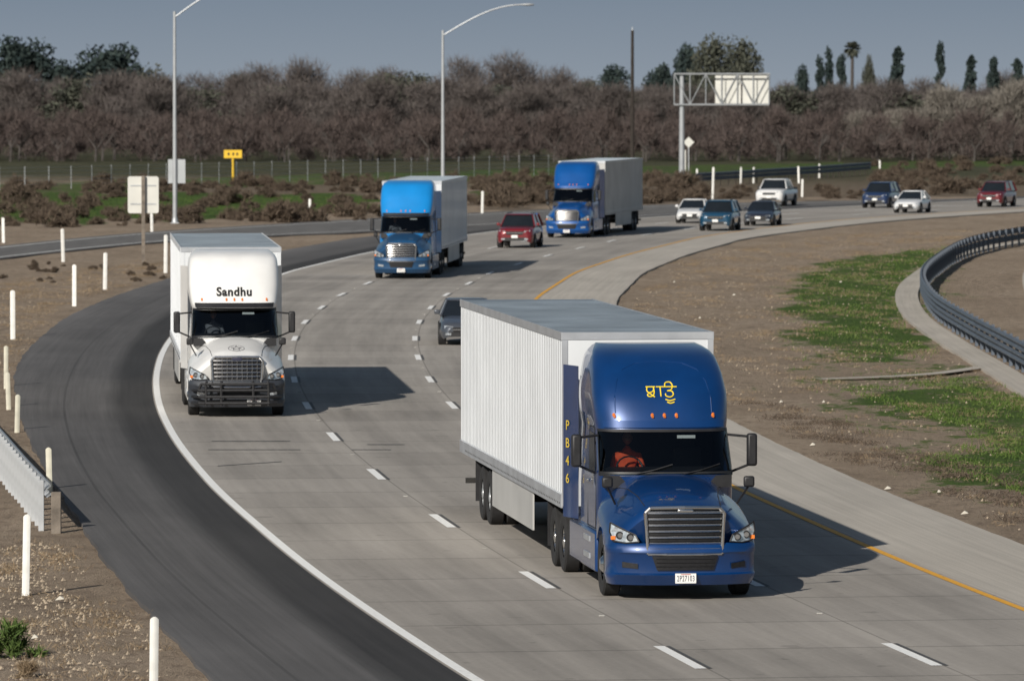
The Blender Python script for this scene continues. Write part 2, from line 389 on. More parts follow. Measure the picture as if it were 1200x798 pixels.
gr=q.ramp(n2,[(.3,(.035,.065,.015)),(.55,(.075,.125,.03)),(.8,(.16,.16,.06))])
fl=q.ramp(n1,[(.3,(.055,.06,.035)),(.7,(.095,.09,.055))])
base=q.mix(sep.outputs[1],dirt,fl)
gm=q.math('ADD',sep.outputs[0],q.math('ADD',q.math('MULTIPLY',q.math('SUBTRACT',n2,.5),1.9),q.math('MULTIPLY',q.math('SUBTRACT',n1,.5),1.2))); gm=q.ramp(gm,[(.38,0.0),(.66,1.0)])
gm2=q.math('MULTIPLY',gm,q.math('GREATER_THAN',sep.outputs[0],.03))
base=q.mix(gm2,base,gr)
q.l(base,b.inputs['Base Color']); b.inputs['Roughness'].default_value=.95; b.inputs['Specular IOR Level'].default_value=.1
q.bump(q.math('ADD',n2,q.math('MULTIPLY',n3,.5)),1.0,.16)
me.materials.append(m); me.shade_smooth(); me.update()
o=bpy.data.objects.new('ground',me); C.objects.link(o); struct(o)
# ---------------------------------------------------------------- vegetation
def leafmat(name,c1,c2,sc_=.5,rough=.9):
    m,N,L,b=newmat(name); q=NG(m); pos=q.n('ShaderNodeTexCoord').outputs['Object']; gn=q.n('ShaderNodeNewGeometry')
    n=q.noise(pos,sc_,4,.6); f=q.math('MULTIPLY_ADD',gn.outputs['Random Per Island'],.4,q.math('MULTIPLY',n,.7))
    q.l(q.ramp(f,[(.25,c1),(.85,c2)]),b.inputs['Base Color']); b.inputs['Roughness'].default_value=rough; b.inputs['Specular IOR Level'].default_value=.1
    return m
LM={'bare':leafmat('hazed_bare_twigs',(.078,.068,.066),(.140,.122,.114)),  # far tree tones muted and greyed: distance haze painted into their colour
'barepale':leafmat('pale_bare_twigs',(.14,.128,.115),(.25,.23,.20)),
'olive':leafmat('olive_foliage',(.050,.057,.046),(.095,.098,.076)),
'ever':leafmat('dark_evergreen_foliage',(.022,.035,.037),(.050,.066,.060)),
'orch':leafmat('orchard_twigs',(.058,.046,.044),(.118,.094,.086),.12),
'shrub':leafmat('dry_shrub_twigs',(.065,.05,.04),(.155,.12,.09),1.5),
'greenleaf':leafmat('weed_leaves',(.04,.07,.02),(.11,.16,.045),2),
'grass':leafmat('grass_blades',(.045,.085,.018),(.12,.17,.045),.3),
'dry':leafmat('dry_weed_stems',(.13,.09,.055),(.34,.26,.17),.6)}
def tris(cen,dirs,ln,w):
    n=len(cen); d=dirs/np.linalg.norm(dirs,axis=1)[:,None]; r=rng.normal(size=(n,3)); s=np.cross(d,r); s/=np.linalg.norm(s,axis=1)[:,None]+1e-9
    ln=np.asarray(ln).reshape(-1,1)*np.ones((n,1)); w=np.asarray(w).reshape(-1,1)*np.ones((n,1))
    return np.stack([cen-d*ln/2+s*w/2,cen-d*ln/2-s*w/2,cen+d*ln/2],1).reshape(-1,3)
def blobpts(n,h,w,lo=.15,lumps=14,shape='round'):
    cs=[];rs=[]
    for i in range(lumps):
        t=random.random(); z=h*(lo+(1-lo)*t)
        if shape=='cone': R=w/2*(1-t)*.9+.1
        elif shape=='column': R=w/2*(math.sin(math.pi*min(1,t*.85+.12)))**.6
        elif shape=='broad': R=w/2*(1-t**2.2)**.5
        else: R=w/2*math.sin(math.pi*min(.97,max(.12,t*.8+.15)))
        a=random.random()*6.283; rr=R*math.sqrt(random.random())*.85
        cs.append((rr*math.cos(a),rr*math.sin(a),z*.93)); rs.append((w*.17 if shape!='column' else w*.35)*random.uniform(.6,1.35)*(1-.45*t if shape=='cone' else 1))
    cs=np.array(cs);rs=np.array(rs); k=rng.integers(0,lumps,n); v=rng.normal(size=(n,3)); v/=np.linalg.norm(v,axis=1)[:,None]
    r=rs[k]*rng.random(n)**.45; p=cs[k]+v*r[:,None]*np.array([1,1,.85]); return p,v
def trunkmesh(h,r,nb,w,lo=.15):
    mb=MB(); mb.tube((0,0,-.3),(0.02*h,0,h*.45),r,r*.7,7); mb.tube((0.02*h,0,h*.45),(-.01*h,0.01*h,h*.8),r*.7,r*.2,6)
    for i in range(nb):
        z=h*random.uniform(lo,.45); a=random.random()*6.283; l=w*random.uniform(.15,.26)
        e=(l*math.cos(a),l*math.sin(a),min(h*.68,z+l*random.uniform(.5,1.1))); mb.tube((0.015*h,0,z),e,r*.45,r*.12,5)
        for k in range(3):
            b=a+random.uniform(-.9,.9); l2=l*.5; mb.tube(e,(e[0]+l2*math.cos(b),e[1]+l2*math.sin(b),min(h*.82,e[2]+l2*random.uniform(.3,1.1))),r*.14,r*.04,4)
    return mb
class TreeKind:
    def __init__(s,kind,h,w,n,mt,leaf,shape='round',lo=.15,tr=.02,lumps=14):
        s.h=h;s.w=w
        p,v=blobpts(n,h,w,lo,lumps,shape)
        if kind=='bare': 
            dirs=v*.6+np.array([0,0,.7])+rng.normal(size=(n,3))*.35; t=tris(p,dirs,leaf[0]*rng.uniform(.6,1.4,n),leaf[1])
        else: t=tris(p,rng.normal(size=(n,3)),leaf[0]*rng.uniform(.6,1.4,n),leaf[1]*rng.uniform(.6,1.4,n))
        s.crown=fastmesh('crown',t,3,[LM[mt]])
        mb=trunkmesh(h,h*tr,7,w,lo); o=mb.build('trunk','bark'); s.trunk=o.data; bpy.data.objects.remove(o)
    def place(s,loc,h,w,label,cat='tree',group=None,name='tree'):
        r=empty(name,loc,random.random()*6.28,label,cat,group); r.scale=(w/s.w,w/s.w,h/s.h)
        for nm,me in (('trunk',s.trunk),('crown',s.crown)):
            o=bpy.data.objects.new(nm,me); C.objects.link(o); o.parent=r
        return r
bare=[TreeKind('bare',12,13,9500,'bare',(1.2,.075),'broad',lumps=44,tr=.015,lo=.05) for _ in range(5)]
olive=[TreeKind('leaf',12,13,5600,'olive',(.6,.4),'broad',lumps=36,lo=.08) for _ in range(3)]
ever=[TreeKind('leaf',12,11,6500,'ever',(.6,.45),'broad',lumps=32,lo=.08) for _ in range(3)]
pale=[TreeKind('bare',10,11,9000,'barepale',(1.2,.075),'broad',lumps=26,tr=.014,lo=.05) for _ in range(3)]
cyp=[TreeKind('leaf',12,2.4,3000,'ever',(.5,.3),'column',.02,lumps=40) for _ in range(2)]
con=[TreeKind('leaf',12,6,4200,'ever',(.7,.4),'cone',.02,lumps=60) for _ in range(2)]
def trpx(kinds,px,top,wpx,base,label,name='tree',group=None):
    p=g(px,base); s=sc(base)*.999; k=random.choice(kinds)
    k.place((p.x,p.y,-.05),(base-top)/s*1.03,wpx/s,label,'tree',group,name)
D=166
rows=[(ever,24,48,110,'big dark evergreen tree at the far left edge of the treeline'),(ever,76,74,76,'smaller dark evergreen between the two big left evergreens'),
(ever,130,56,110,'broad dark evergreen tree rising left of the first lamp post'),(olive,176,86,90,'olive tree just left of the first tall lamp post'),
(bare,232,88,120,'brown bare tree just right of the first lamp post'),(bare,300,80,120,'tall bare tree between the two lamp posts, left one'),
(bare,352,74,120,'tallest bare brown tree midway between the lamp posts'),(bare,410,84,110,'bare tree midway between the two lamp posts'),
(ever,280,94,60,'low dark evergreen behind bare trees left of centre'),(bare,458,86,110,'bare tree left of the second lamp post'),(olive,492,90,80,'olive tree touching the second lamp post on its left'),
(bare,548,70,124,'large bare brown tree right of the second lamp post'),(bare,600,68,124,'wide bare tree above the light blue truck trailer'),
(bare,655,84,120,'bare tree left of the small round dark evergreen'),(ever,720,84,56,'small round dark evergreen left of the wooden pole'),
(ever,774,80,54,'small round dark evergreen between wooden pole and sign gantry'),(olive,690,96,80,'low olive tree left of the wooden pole'),
(ever,806,62,50,'narrow dark tree above the sign gantry post'),(olive,834,50,84,'tall olive eucalyptus behind the sign gantry, left half'),(olive,868,52,76,'tall olive eucalyptus behind the sign gantry, right half'),
(bare,930,98,100,'low bare tree right of the sign gantry'),(ever,940,84,26,'small dark tree right of the sign gantry'),
(con,1052,54,44,'dark pointed conifer right of the palm'),(con,1138,64,38,'left dark conifer of the far right trio'),(con,1164,66,38,'middle dark conifer of the far right trio'),(con,1192,68,42,'right dark conifer of the far right trio'),
(bare,1010,98,100,'low bare tree under the palm'),(bare,1090,94,110,'bare tree under the tall thin cypress'),(bare,1175,90,110,'bare brown tree at the far right edge'),(olive,1017,72,26,'short olive tree just right of the palm')]
for k,px,top,w,lb in rows: trpx(k,px,top,w,D+random.uniform(-2,2),lb,'evergreen_tree' if k is ever else ('conifer_tree' if k is con else 'tree'))
trpx(cyp,960,66,13,D,'leftmost slim cypress in the group by the palm','cypress_tree'); trpx(cyp,971,56,12,D,'middle slim cypress in the group by the palm','cypress_tree'); trpx(cyp,985,58,12,D,'slim cypress directly left of the palm','cypress_tree'); trpx(cyp,1101,42,11,D,'lone tall thin cypress right of the conifer','cypress_tree')
for i,px in enumerate(range(-20,1240,24)):
    trpx(bare if i%5 else olive,px+random.uniform(-12,12),random.uniform(88,108)+(8 if px>640 else 0),random.uniform(95,135),172+random.uniform(-3,3),'low bare tree in the hazy belt behind the orchard','tree','trees of the belt behind the orchard')
for px,top,w,wd in [(1060,128,90,'second'),(1108,106,110,'third'),(1150,114,100,'fourth'),(1192,98,120,'rightmost'),(1010,134,80,'leftmost')]:
    trpx(pale,px,top,w,184,'pale grey bare tree, %s of the five in the right-hand thicket'%wd,'tree')
p=g(998,D); s=sc(D); ph=(D-46)/s
r=empty('palm_tree',(p.x,p.y,0),0,'tall fan palm standing between the cypresses and the conifer','palm tree')
mb=MB(); mb.tube((0,0,0),(.1,0,ph-1.5),.3,.22,8); mb.build('trunk','bark',r)
mb=MB()
for i in range(90):
    a=random.random()*6.28; e=random.uniform(-1.2,1.2); dv=Vector((math.cos(a)*math.cos(e),math.sin(a)*math.cos(e),math.sin(e))); st=Vector((.1,0,ph-1.4)); sd=dv.cross(Vector((0,0,1))).normalized()*.28
    md=st+dv*.9; en=st+dv*1.5-Vector((0,0,.3)); mb.add([st,md+sd,en,md-sd],[(0,1,2,3)])
mb.build('crown',LM['olive'],r,smooth=False)
pts=[];vv=[];tk=MB()
for row in range(9):
    Yr=700+row*7.5
    for i in range(int(-.092*Yr//5),int(.092*Yr//5)+1):
        x=i*5+random.uniform(-1,1); y=Yr+random.uniform(-1.5,1.5); h=random.uniform(4.2,5.8); w=6.8; n=760 if row<3 else 420
        p,v=blobpts(n,h,w,.16,9,'broad'); pts.append(p+np.array([x,y,0])); vv.append(v)
        if row<4:
            tk.tube((x,y,-.1),(x+.1,y,1.6),.12,.1,5); 
            for a in range(4): 
                b=random.random()*6.28; tk.tube((x+.1,y,1.3),(x+1.5*math.cos(b),y+1.5*math.sin(b),3.2),.08,.03,4)
P=np.concatenate(pts);V=np.concatenate(vv)
t=tris(P,V*.6+np.array([0,0,.7])+rng.normal(size=P.shape)*.35,rng.uniform(.5,1.3,len(P)),.08)
o=bpy.data.objects.new('orchard',fastmesh('orchard',t,3,[LM['orch']])); C.objects.link(o); tag(o,'dense grey brown leafless orchard beyond the field','orchard',kind='stuff')
tag(tk.build('orchard_trunks','bark'),'dark trunks under the leafless orchard crowns','orchard trunks',kind='stuff')
def shrubmesh(nm,mt,h=1.,w=1.6,n=900,leaf=(.35,.03)):
    p,v=blobpts(n,h,w,.1,10,'broad'); p[:,2]=np.abs(p[:,2]); return fastmesh(nm,tris(p,v*.8+np.array([0,0,.5])+rng.normal(size=p.shape)*.4,leaf[0]*rng.uniform(.5,1.4,n),leaf[1]),3,[LM[mt]])
sm=[shrubmesh('shrub','shrub',.8,2.0,leaf=(.4,.05)) for _ in range(5)]
def shrub(px,py,s_,lb='low dry brown shrub on the far verge of the road',grp='dry shrubs along the far verge',me=None,name='shrub'):
    o=bpy.data.objects.new(name,me or random.choice(sm)); C.objects.link(o); p=g(px,py); o.location=(p.x,p.y,-.08); k=s_*random.uniform(.8,1.2); o.scale=(k,k,k*random.uniform(.7,1.0)); o.rotation_euler=(0,0,random.random()*6.28)
    tag(o,lb,'shrub',grp); return o
for i in range(95):
    px=random.uniform(0,440); shrub(px,random.uniform(226,266)-px*.014,random.uniform(.35,1.25))
for i in range(60):
    px=random.uniform(550,830); t=(px-550)/650; shrub(px,random.uniform(208-12*t,244-14*t),random.uniform(.6,1.5))
for i in range(40):
    px=random.uniform(1020,1200); t=(px-550)/650; shrub(px,random.uniform(202-12*t,240-14*t),random.uniform(.6,1.4))
for i in range(22):
    px=random.uniform(830,1020); shrub(px,random.uniform(220,232),random.uniform(.4,.8))
for i in range(60): shrub(random.uniform(0,640),random.uniform(212,226),random.uniform(.6,1.4))
for i in range(22):
    px=random.uniform(0,190); shrub(px,random.uniform(308,330),random.uniform(.15,.35),'low dry weed clump on the dirt left of the highway','dry weed clumps left of the highway')
shrub(62,246,1.7,'largest round dry shrub at the left beside the ramp',None); shrub(20,236,1.3,'round dry shrub near the left edge above the ramp',None)
gm_=shrubmesh('weed','greenleaf',.5,.9,900,(.16,.03)); dm_=shrubmesh('weed','dry',.35,.8,700,(.2,.012))
shrub(14,765,.95,'leafy green weed at the bottom left corner',None,gm_,'weed'); shrub(36,786,.8,'dry straw weed at the bottom left corner',None,dm_,'weed')
def scatter(poly,n,th=-.6):
    P=gp(poly); xs_=[p[0] for p in P]; ys_=[p[1] for p in P]
    x=rng.uniform(min(xs_),max(xs_),n*4); y=rng.uniform(min(ys_),max(ys_),n*4); r=np.zeros(len(x),bool)
    for i in range(len(P)):
        x1,y1=P[i];x2,y2=P[(i+1)%len(P)]; c=((y1>y)!=(y2>y)); r^=c&(x<(x2-x1)*(y-y1)/((y2-y1) or 1e-9)+x1)
    k=r&((np.sin(x*1.7+y*.21)+np.sin(x*.6-y*.35+2)+np.sin(y*.9+x*3.1)+rng.normal(size=len(x))*1.0)>th)
    x=x[k][:n];y=y[k][:n]; return np.stack([x,y,np.full(len(x),-.06)],1)
cs=np.concatenate([scatter(GA,13000,.1),scatter(GB,9000,.2),scatter(GO,7000,1.0),scatter([(0,232),(440,230),(440,246),(200,254),(0,252)],12000,.4)])
dirs=np.array([0,0,1.])+rng.normal(size=cs.shape)*.6; hh=rng.uniform(.04,.15,len(cs)); cs[:,2]+=hh*.4
o=bpy.data.objects.new('grass',fastmesh('grass',tris(cs,dirs,hh,.025),3,[LM['grass']])); C.objects.link(o); tag(o,'short green grass growing on the median and far verge','grass',kind='stuff')
MED=[(740,350),(800,302),(960,275),(1140,268),(1090,300),(1060,350),(1080,400),(1200,455),(1200,630),(1000,535),(870,480),(760,400)]
cc=scatter(MED,1300,.3)
cc2=scatter([(0,330),(190,300),(200,315),(60,365),(20,420),(0,440)],300); cc3=scatter([(0,640),(60,625),(230,798),(0,798)],70)
cen=np.repeat(np.concatenate([cc,cc2,cc3]),40,axis=0); cen[:,:2]+=rng.normal(size=(len(cen),2))*np.array([.2,.25]); dirs=np.array([0,0,.6])+rng.normal(size=cen.shape)*.6; hh=rng.uniform(.04,.16,len(cen)); cen[:,2]+=hh*.35
o=bpy.data.objects.new('dry_weeds',fastmesh('dry_weeds',tris(cen,dirs,hh,.012),3,[LM['dry']])); C.objects.link(o); tag(o,'thin straw coloured weeds scattered over the bare dirt','weeds',kind='stuff')
cc=scatter([(930,470),(1000,500),(1200,560),(1200,620),(1050,560),(940,520),(870,470)],120,.3); cen=np.repeat(cc,60,axis=0); cen[:,:2]+=rng.normal(size=(len(cen),2))*np.array([.2,.3]); dirs=np.array([0,0,.4])+rng.normal(size=cen.shape)*.6; hh=rng.uniform(.06,.2,len(cen)); cen[:,2]+=hh*.35
o=bpy.data.objects.new('dark_weeds',fastmesh('dark_weeds',tris(cen,dirs,hh,.016),3,[LM['shrub']])); C.objects.link(o); tag(o,'dark dead weed litter low on the median dirt','weeds',kind='stuff')
mb=MB()
for c in np.concatenate([scatter(MED,2500),scatter([(0,640),(60,625),(230,798),(0,798)],900),scatter([(0,330),(190,300),(60,365),(20,420),(0,440)],400)]):
    r=random.uniform(.012,.04); x,y,z=c; j=lambda:random.uniform(.6,1.3)*r
    mb.add([(x-j(),y,z),(x,y-j(),z),(x+j(),y,z),(x,y+j(),z),(x,y,z+j()*1.2)],[(0,1,4),(1,2,4),(2,3,4),(3,0,4)])
tag(mb.build('gravel',mat('clod',(.33,.27,.2),.95,0,0,.3,1),smooth=False),'small clods and gravel strewn on the bare dirt','gravel',kind='stuff')
# ---------------------------------------------------------------- street furniture
def guard(name,path,label,h=.8,two=True,step=1.9,mt='raildark',postmat='wood',face=-1,pw=.05):
    L_=np.concatenate([[0],np.cumsum(np.linalg.norm(np.diff(path,axis=0),axis=1))])
    r=empty(name,(path[0][0],path[0][1],0),0,label,'guardrail'); o0=path[0]
    dd=np.gradient(path,axis=0); t=dd/np.linalg.norm(dd,axis=1)[:,None]; n=np.stack([-t[:,1],t[:,0]],1)
    prof=[(0,.0),(.03,.02),(.08,.05),(.08,.09),(.03,.13),(.0,.155),(.03,.18),(.08,.22),(.08,.26),(.03,.29),(0,.31)]
    bases=[h-.31]+([h-.66] if two else [])
    for zb in bases:
        mb=MB(); rowsv=[]
        for i in range(len(path)): rowsv.append([(path[i][0]-o0[0]+n[i][0]*a*-face,path[i][1]-o0[1]+n[i][1]*a*-face,zb+b) for a,b in prof])
        mb.loft(rowsv); mb.build('rail',mt,r)
    pm=None
    for a in np.arange(.3,L_[-1],step):
        x=np.interp(a,L_,path[:,0])-o0[0]; y=np.interp(a,L_,path[:,1])-o0[1]; nx=np.interp(a,L_,n[:,0]); ny=np.interp(a,L_,n[:,1])
        if pm is None:
            mb=MB(); mb.box(-pw,pw,-.07,.07,-.3,h+.01); o=mb.build('post',postmat,r,smooth=False); pm=o.data
        else: o=bpy.data.objects.new('post',pm); C.objects.link(o); o.parent=r
        o.location=(x+nx*face*.09,y+ny*face*.09,0)
    return r
guard('guardrail',GR[::2],'long curved metal guardrail on the right edge of the median',.88,True,2.4,'raildark','raildark',face=-1)
GL=spl([(-8.75,120.2),(-9.9,129),(-11.3,140),(-12.9,152),(-14.6,165),(-16.6,180)],6)
guard('guardrail',GL,'short pale guardrail end at the left edge beside the asphalt shoulder',.86,False,1.25,'dullmetal','dullmetal',face=1,pw=.05)
GF=spl(gp([(815,219),(860,216),(900,213),(960,209),(1020,204)]),6)
guard('guardrail',GF,'far dark guardrail beyond the road under the sign gantry',1.1,True,3.0,'raildark','darkwood',face=1)
def delineator(px,top,base,w=.11,mt='post_white',label=''):
    s=sc(base); h=(base-top)/s; mb=MB(); n=5; fr=[];bk=[]
    for i in range(n+1):
        a=-w/2+w*i/n; ya=-.02*math.cos((i/n-.5)*2.6); fr.append((a,ya)); bk.append((a,ya+.018))
    rg_=[(x,y) for x,y in fr]+[(x,y) for x,y in bk[::-1]]
    hh_=lambda x: h-.04*(abs(x)/(w/2))**2
    mb.loft([[(x,y,-.2) for x,y in rg_],[(x,y,hh_(x)) for x,y in rg_]],True); k=len(rg_); mb.add([(x,y,hh_(x)) for x,y in rg_],[tuple(range(k))])
    o=mb.build('delineator_post',mt,None,smooth=False); p=g(px,base); o.location=(p.x,p.y,0); o.rotation_euler=(random.uniform(-.02,.02),random.uniform(-.03,.03),random.uniform(-.3,.3))
    tag(o,label,'marker post','marker posts along the highway'); return o
for a in [(4,255,283,'white marker post at the far left edge beyond the ramp'),(74,268,305,'white marker post left of the brown-posted sign, on the ramp edge'),(87,310,357,'white marker post below the ramp, nearest left of a pair'),(123,296,337,'white marker post below the ramp, right one of a pair'),
 (15,340,395,'white marker post at the left edge above the guardrail'),(178,250,271,'white marker post directly behind the square sign'),(194,275,318,'white marker post just left of the white truck'),(363,233,256,'white marker post between the white and light blue trucks'),
 (565,224,250,'white marker post between the light blue and dark blue far trucks'),(30,602,693,'white marker post right below the guardrail end'),(180,722,812,'nearest white marker post at the bottom edge'),
 (817,198,208,'tiny white post at left end of the far guardrail'),(835,196,234,'white post in front of the far guardrail, leftmost'),(868,196,216,'white post in front of the far guardrail, second from left'),(883,196,214,'white post in front of the far guardrail, third from left'),(936,195,214,'white post at the middle of the far guardrail'),(940,210,230,'white post standing at the far road edge'),(960,192,208,'white post right of the middle of the far guardrail'),(1031,188,197,'tiny white post right of the far guardrail')]:
    delineator(a[0],a[1],a[2],.12 if a[2]>500 else .16,'post_white',a[3])
for a in [(7,405,452,'cream marker post behind the left guardrail, farthest'),(10,436,476,'cream marker post behind the left guardrail, second farthest'),(20,462,503,'cream marker post behind the left guardrail, third farthest'),(58,524,572,'cream marker post beside the guardrail end')]:
    delineator(a[0],a[1],a[2],.12,'post_cream',a[3])
p=g(66,620); mb=MB(); mb.box(-.09,.09,-.09,.09,-.2,.70); o=mb.build('wooden_post','wood',None,bevel=.01); o.location=(p.x,p.y,0); tag(o,'short grey brown wooden post at the end of the left guardrail','post')
p=g(168,308); s=sc(308); r=empty('road_sign',(p.x,p.y,0),.05,'blank cream back of a square sign on a brown wooden post','sign')
mb=MB(); mb.box(-.08,.08,-.09,.09,-.2,(308-206)/s); mb.build('post','wood',r)
zc=(308-228.5)/s; hw,hh_=.72,.86; poly=[]
for cx,cz,a0 in ((hw-.1,hh_-.1,0),(-hw+.1,hh_-.1,90),(-hw+.1,-hh_+.1,180),(hw-.1,-hh_+.1,270)):
    for k in range(5): t=math.radians(a0+k*22.5); poly.append((cx+.1*math.cos(t),cz+.1*math.sin(t)+zc))
mb=MB(); mb.prism(poly,lambda a,b:(a,.11,b),(0,.012,0)); mb.build('sign_panel','sign_back',r,smooth=False)
for dz in (.43,-.43):
    mb=MB(); mb.box(-.6,.6,.092,.108,zc+dz-.03,zc+dz+.03); mb.build('bracket','dullmetal',r,smooth=False)
p=g(207,254); s=sc(254); r=empty('road_sign',(p.x,p.y,0),-.1,'small grey sign back behind the left lamp post','sign')
mb=MB(); mb.tube((0,0,0),(0,0,(254-187)/s),.05,.05,8); mb.build('post','dullmetal',r)
mb=MB(); mb.box(-.55,.55,.06,.08,(254-215)/s,(254-187)/s); mb.build('sign_panel','sign_grey',r,smooth=False)
p=g(273,212); s=sc(212); r=empty('warning_sign',(p.x,p.y,0),0,'small yellow rectangular sign on a thin post in the field','sign')
mb=MB(); mb.tube((0,.08,-.2),(0,.08,(212-178)/s),.1,.1,8); mb.build('post','sign_yellow',r)
zb,zt=(212-185.5)/s,(212-176)/s
mb=MB(); mb.box(-.78,.78,-.05,-.02,zb,zt); mb.build('sign_panel','sign_yellow',r,smooth=False)
for a in (-.45,-.05,.3):
    mb=MB(); mb.box(a,a+.16,-.062,-.054,zb+.24,zt-.24); mb.build('sign_mark','black_ink',r,smooth=False)
def lamp(px,base,top,tip,label):
    p=g(px,base); s=sc(base); r=empty('street_lamp',(p.x,p.y,0),0,label,'street lamp','tall curved-arm street lamps by the highway')
    zt=(base-top)/s; zx=(base-tip[1])/s; L_=(tip[0]-px)/s
    mb=MB(); mb.tube((0,0,0),(0,0,zt),.14,.085,12); mb.build('pole','polemetal',r)
    mb=MB(); mb.box(-.25,.25,-.25,.25,0,.06); mb.tube((0,0,.06),(0,0,.35),.2,.16,12); mb.build('base_plate','dullmetal',r,bevel=.01)
    pts=[]
    for i in range(11):
        t=i/10; pts.append((L_*t,0,zt-.35+(zx-zt+.35)*math.sin(t*math.pi/2)))
    mb=MB(); mb.path(pts,.05,8); mb.build('arm','polemetal',r)
    mb=MB(); rowsv=[]
    for x,w_,h_ in [(-.1,.05,.04),(.1,.12,.08),(.45,.17,.1),(.7,.14,.07),(.8,.04,.03)]:
        rowsv.append([(L_+x,w_*math.cos(a),zx+h_*math.sin(a)) for a in np.linspace(0,2*math.pi,10,endpoint=False)])
    mb.loft(rowsv,True); mb.build('lamp_head','sign_grey',r)
    return r
lamp(205,262,14,(292,-20),'tall grey street lamp at the left beside the square sign'); lamp(519,246,36,(612,6),'tall grey street lamp behind the light blue truck')
p=g(741,207); s=sc(207); r=empty('utility_pole',(p.x,p.y,0),0,'tall dark wooden pole behind the dark blue far truck','utility pole')
mb=MB(); mb.tube((0,0,-.3),(0,0,(207-36)/s),.2,.13,10); mb.build('pole','darkwood',r); mb=MB(); mb.tube((0,0,(207-36)/s),(0,0,(207-32)/s),.07,.04,8); mb.build('pole_cap','dullmetal',r)
BY=209; p=g(799,BY); s=sc(BY); r=empty('sign_gantry',(p.x,p.y,0),-.05,'cantilever highway sign gantry seen from behind','sign gantry')
z1,z2=(BY-123)/s,(BY-87)/s; x0=-9/s; x1=102/s
mb=MB(); mb.tube((0,0,0),(0,0,z2),.28,.2,12); mb.build('post','sign_grey',r)
mb=MB()
for yy_ in (-.35,.35):
    for z in (z1,z2): mb.tube((x0,yy_,z),(x1,yy_,z),.08,.08,6)
    nseg=6
    for i in range(nseg+1):
        x=x0+(x1-x0)*i/nseg; mb.tube((x,yy_,z1),(x,yy_,z2),.045,.045,5)
        if i<nseg:
            xb=x0+(x1-x0)*(i+1)/nseg; mb.tube((x,yy_,z1 if i%2 else z2),(xb,yy_,z2 if i%2 else z1),.04,.04,5)
mb.build('truss','sign_grey',r)
for a,b in ((838,868),(870,902)):
    mb=MB(); mb.box((a-799)/s,(b-799)/s,.45,.5,z1+.1,z2+.05); mb.build('sign_panel','sign_back',r,smooth=False)
p=g(807,BY-2); r=empty('road_sign',(p.x,p.y,0),0,'small white diamond sign below the sign gantry','sign'); 
mb=MB(); mb.tube((0,0,0),(0,0,3.2),.05,.05,6); mb.build('post','dullmetal',r); mb=MB(); mb.prism([(0,2.6),(.5,3.1),(0,3.6),(-.5,3.1)],lambda a,b:(a,-.07,b),(0,.01,0)); mb.build('sign_panel','sign_back',r,smooth=False)
p=g(799,203); mb=MB(); mb.box(-.3,.3,0,.02,.0,2.2); o=mb.build('marker_panel','sign_back',None,smooth=False); o.location=(p.x,p.y-3,0); tag(o,'white marker board standing at the foot of the sign gantry','sign')
FP=spl(gp([(-30,223),(100,220),(300,214),(480,209),(650,204)]),10)
r=empty('wire_fence',(FP[0][0],FP[0][1],0),0,'long wire fence with thin posts along the field edge','fence'); o0=FP[0]
L_=np.concatenate([[0],np.cumsum(np.linalg.norm(np.diff(FP,axis=0),axis=1))]); mb=MB()
for z in (.35,.7,1.05,1.4,1.7):
    mb.path([(q_[0]-o0[0],q_[1]-o0[1],z) for q_ in FP],.012,4)
mb.build('wire','polemetal',r)
pm=None
for a in np.arange(0,L_[-1],3.2):
    if pm is None:
        mb=MB(); mb.tube((0,0,-.1),(0,0,1.8),.028,.028,6); o=mb.build('post','polemetal',r); pm=o.data
    else: o=bpy.data.objects.new('post',pm); C.objects.link(o); o.parent=r
    o.location=(np.interp(a,L_,FP[:,0])-o0[0],np.interp(a,L_,FP[:,1])-o0[1],0)
lt=mat('litter_scrap',(.5,.47,.4),.7)
for i,(px,py) in enumerate([(1040,571),(1100,575),(915,470),(952,520),(860,345),(790,330),(985,330),(1130,600),(820,372),(40,745),(70,700),(965,470)]):
    mb=MB(); k=random.uniform(.04,.08); mb.add([(-k,-k*.5,0),(k,-k*.4,.02),(k*.8,k*.6,.05),(-k*.7,k*.5,.01),(0,0,.07)],[(0,1,4),(1,2,4),(2,3,4),(3,0,4)]); o=mb.build('litter_scrap',lt,None,smooth=False); p=g(px,py); o.location=(p.x,p.y,-.04); tag(o,'small pale scrap of litter on the bare dirt','litter','scraps of litter on the dirt')
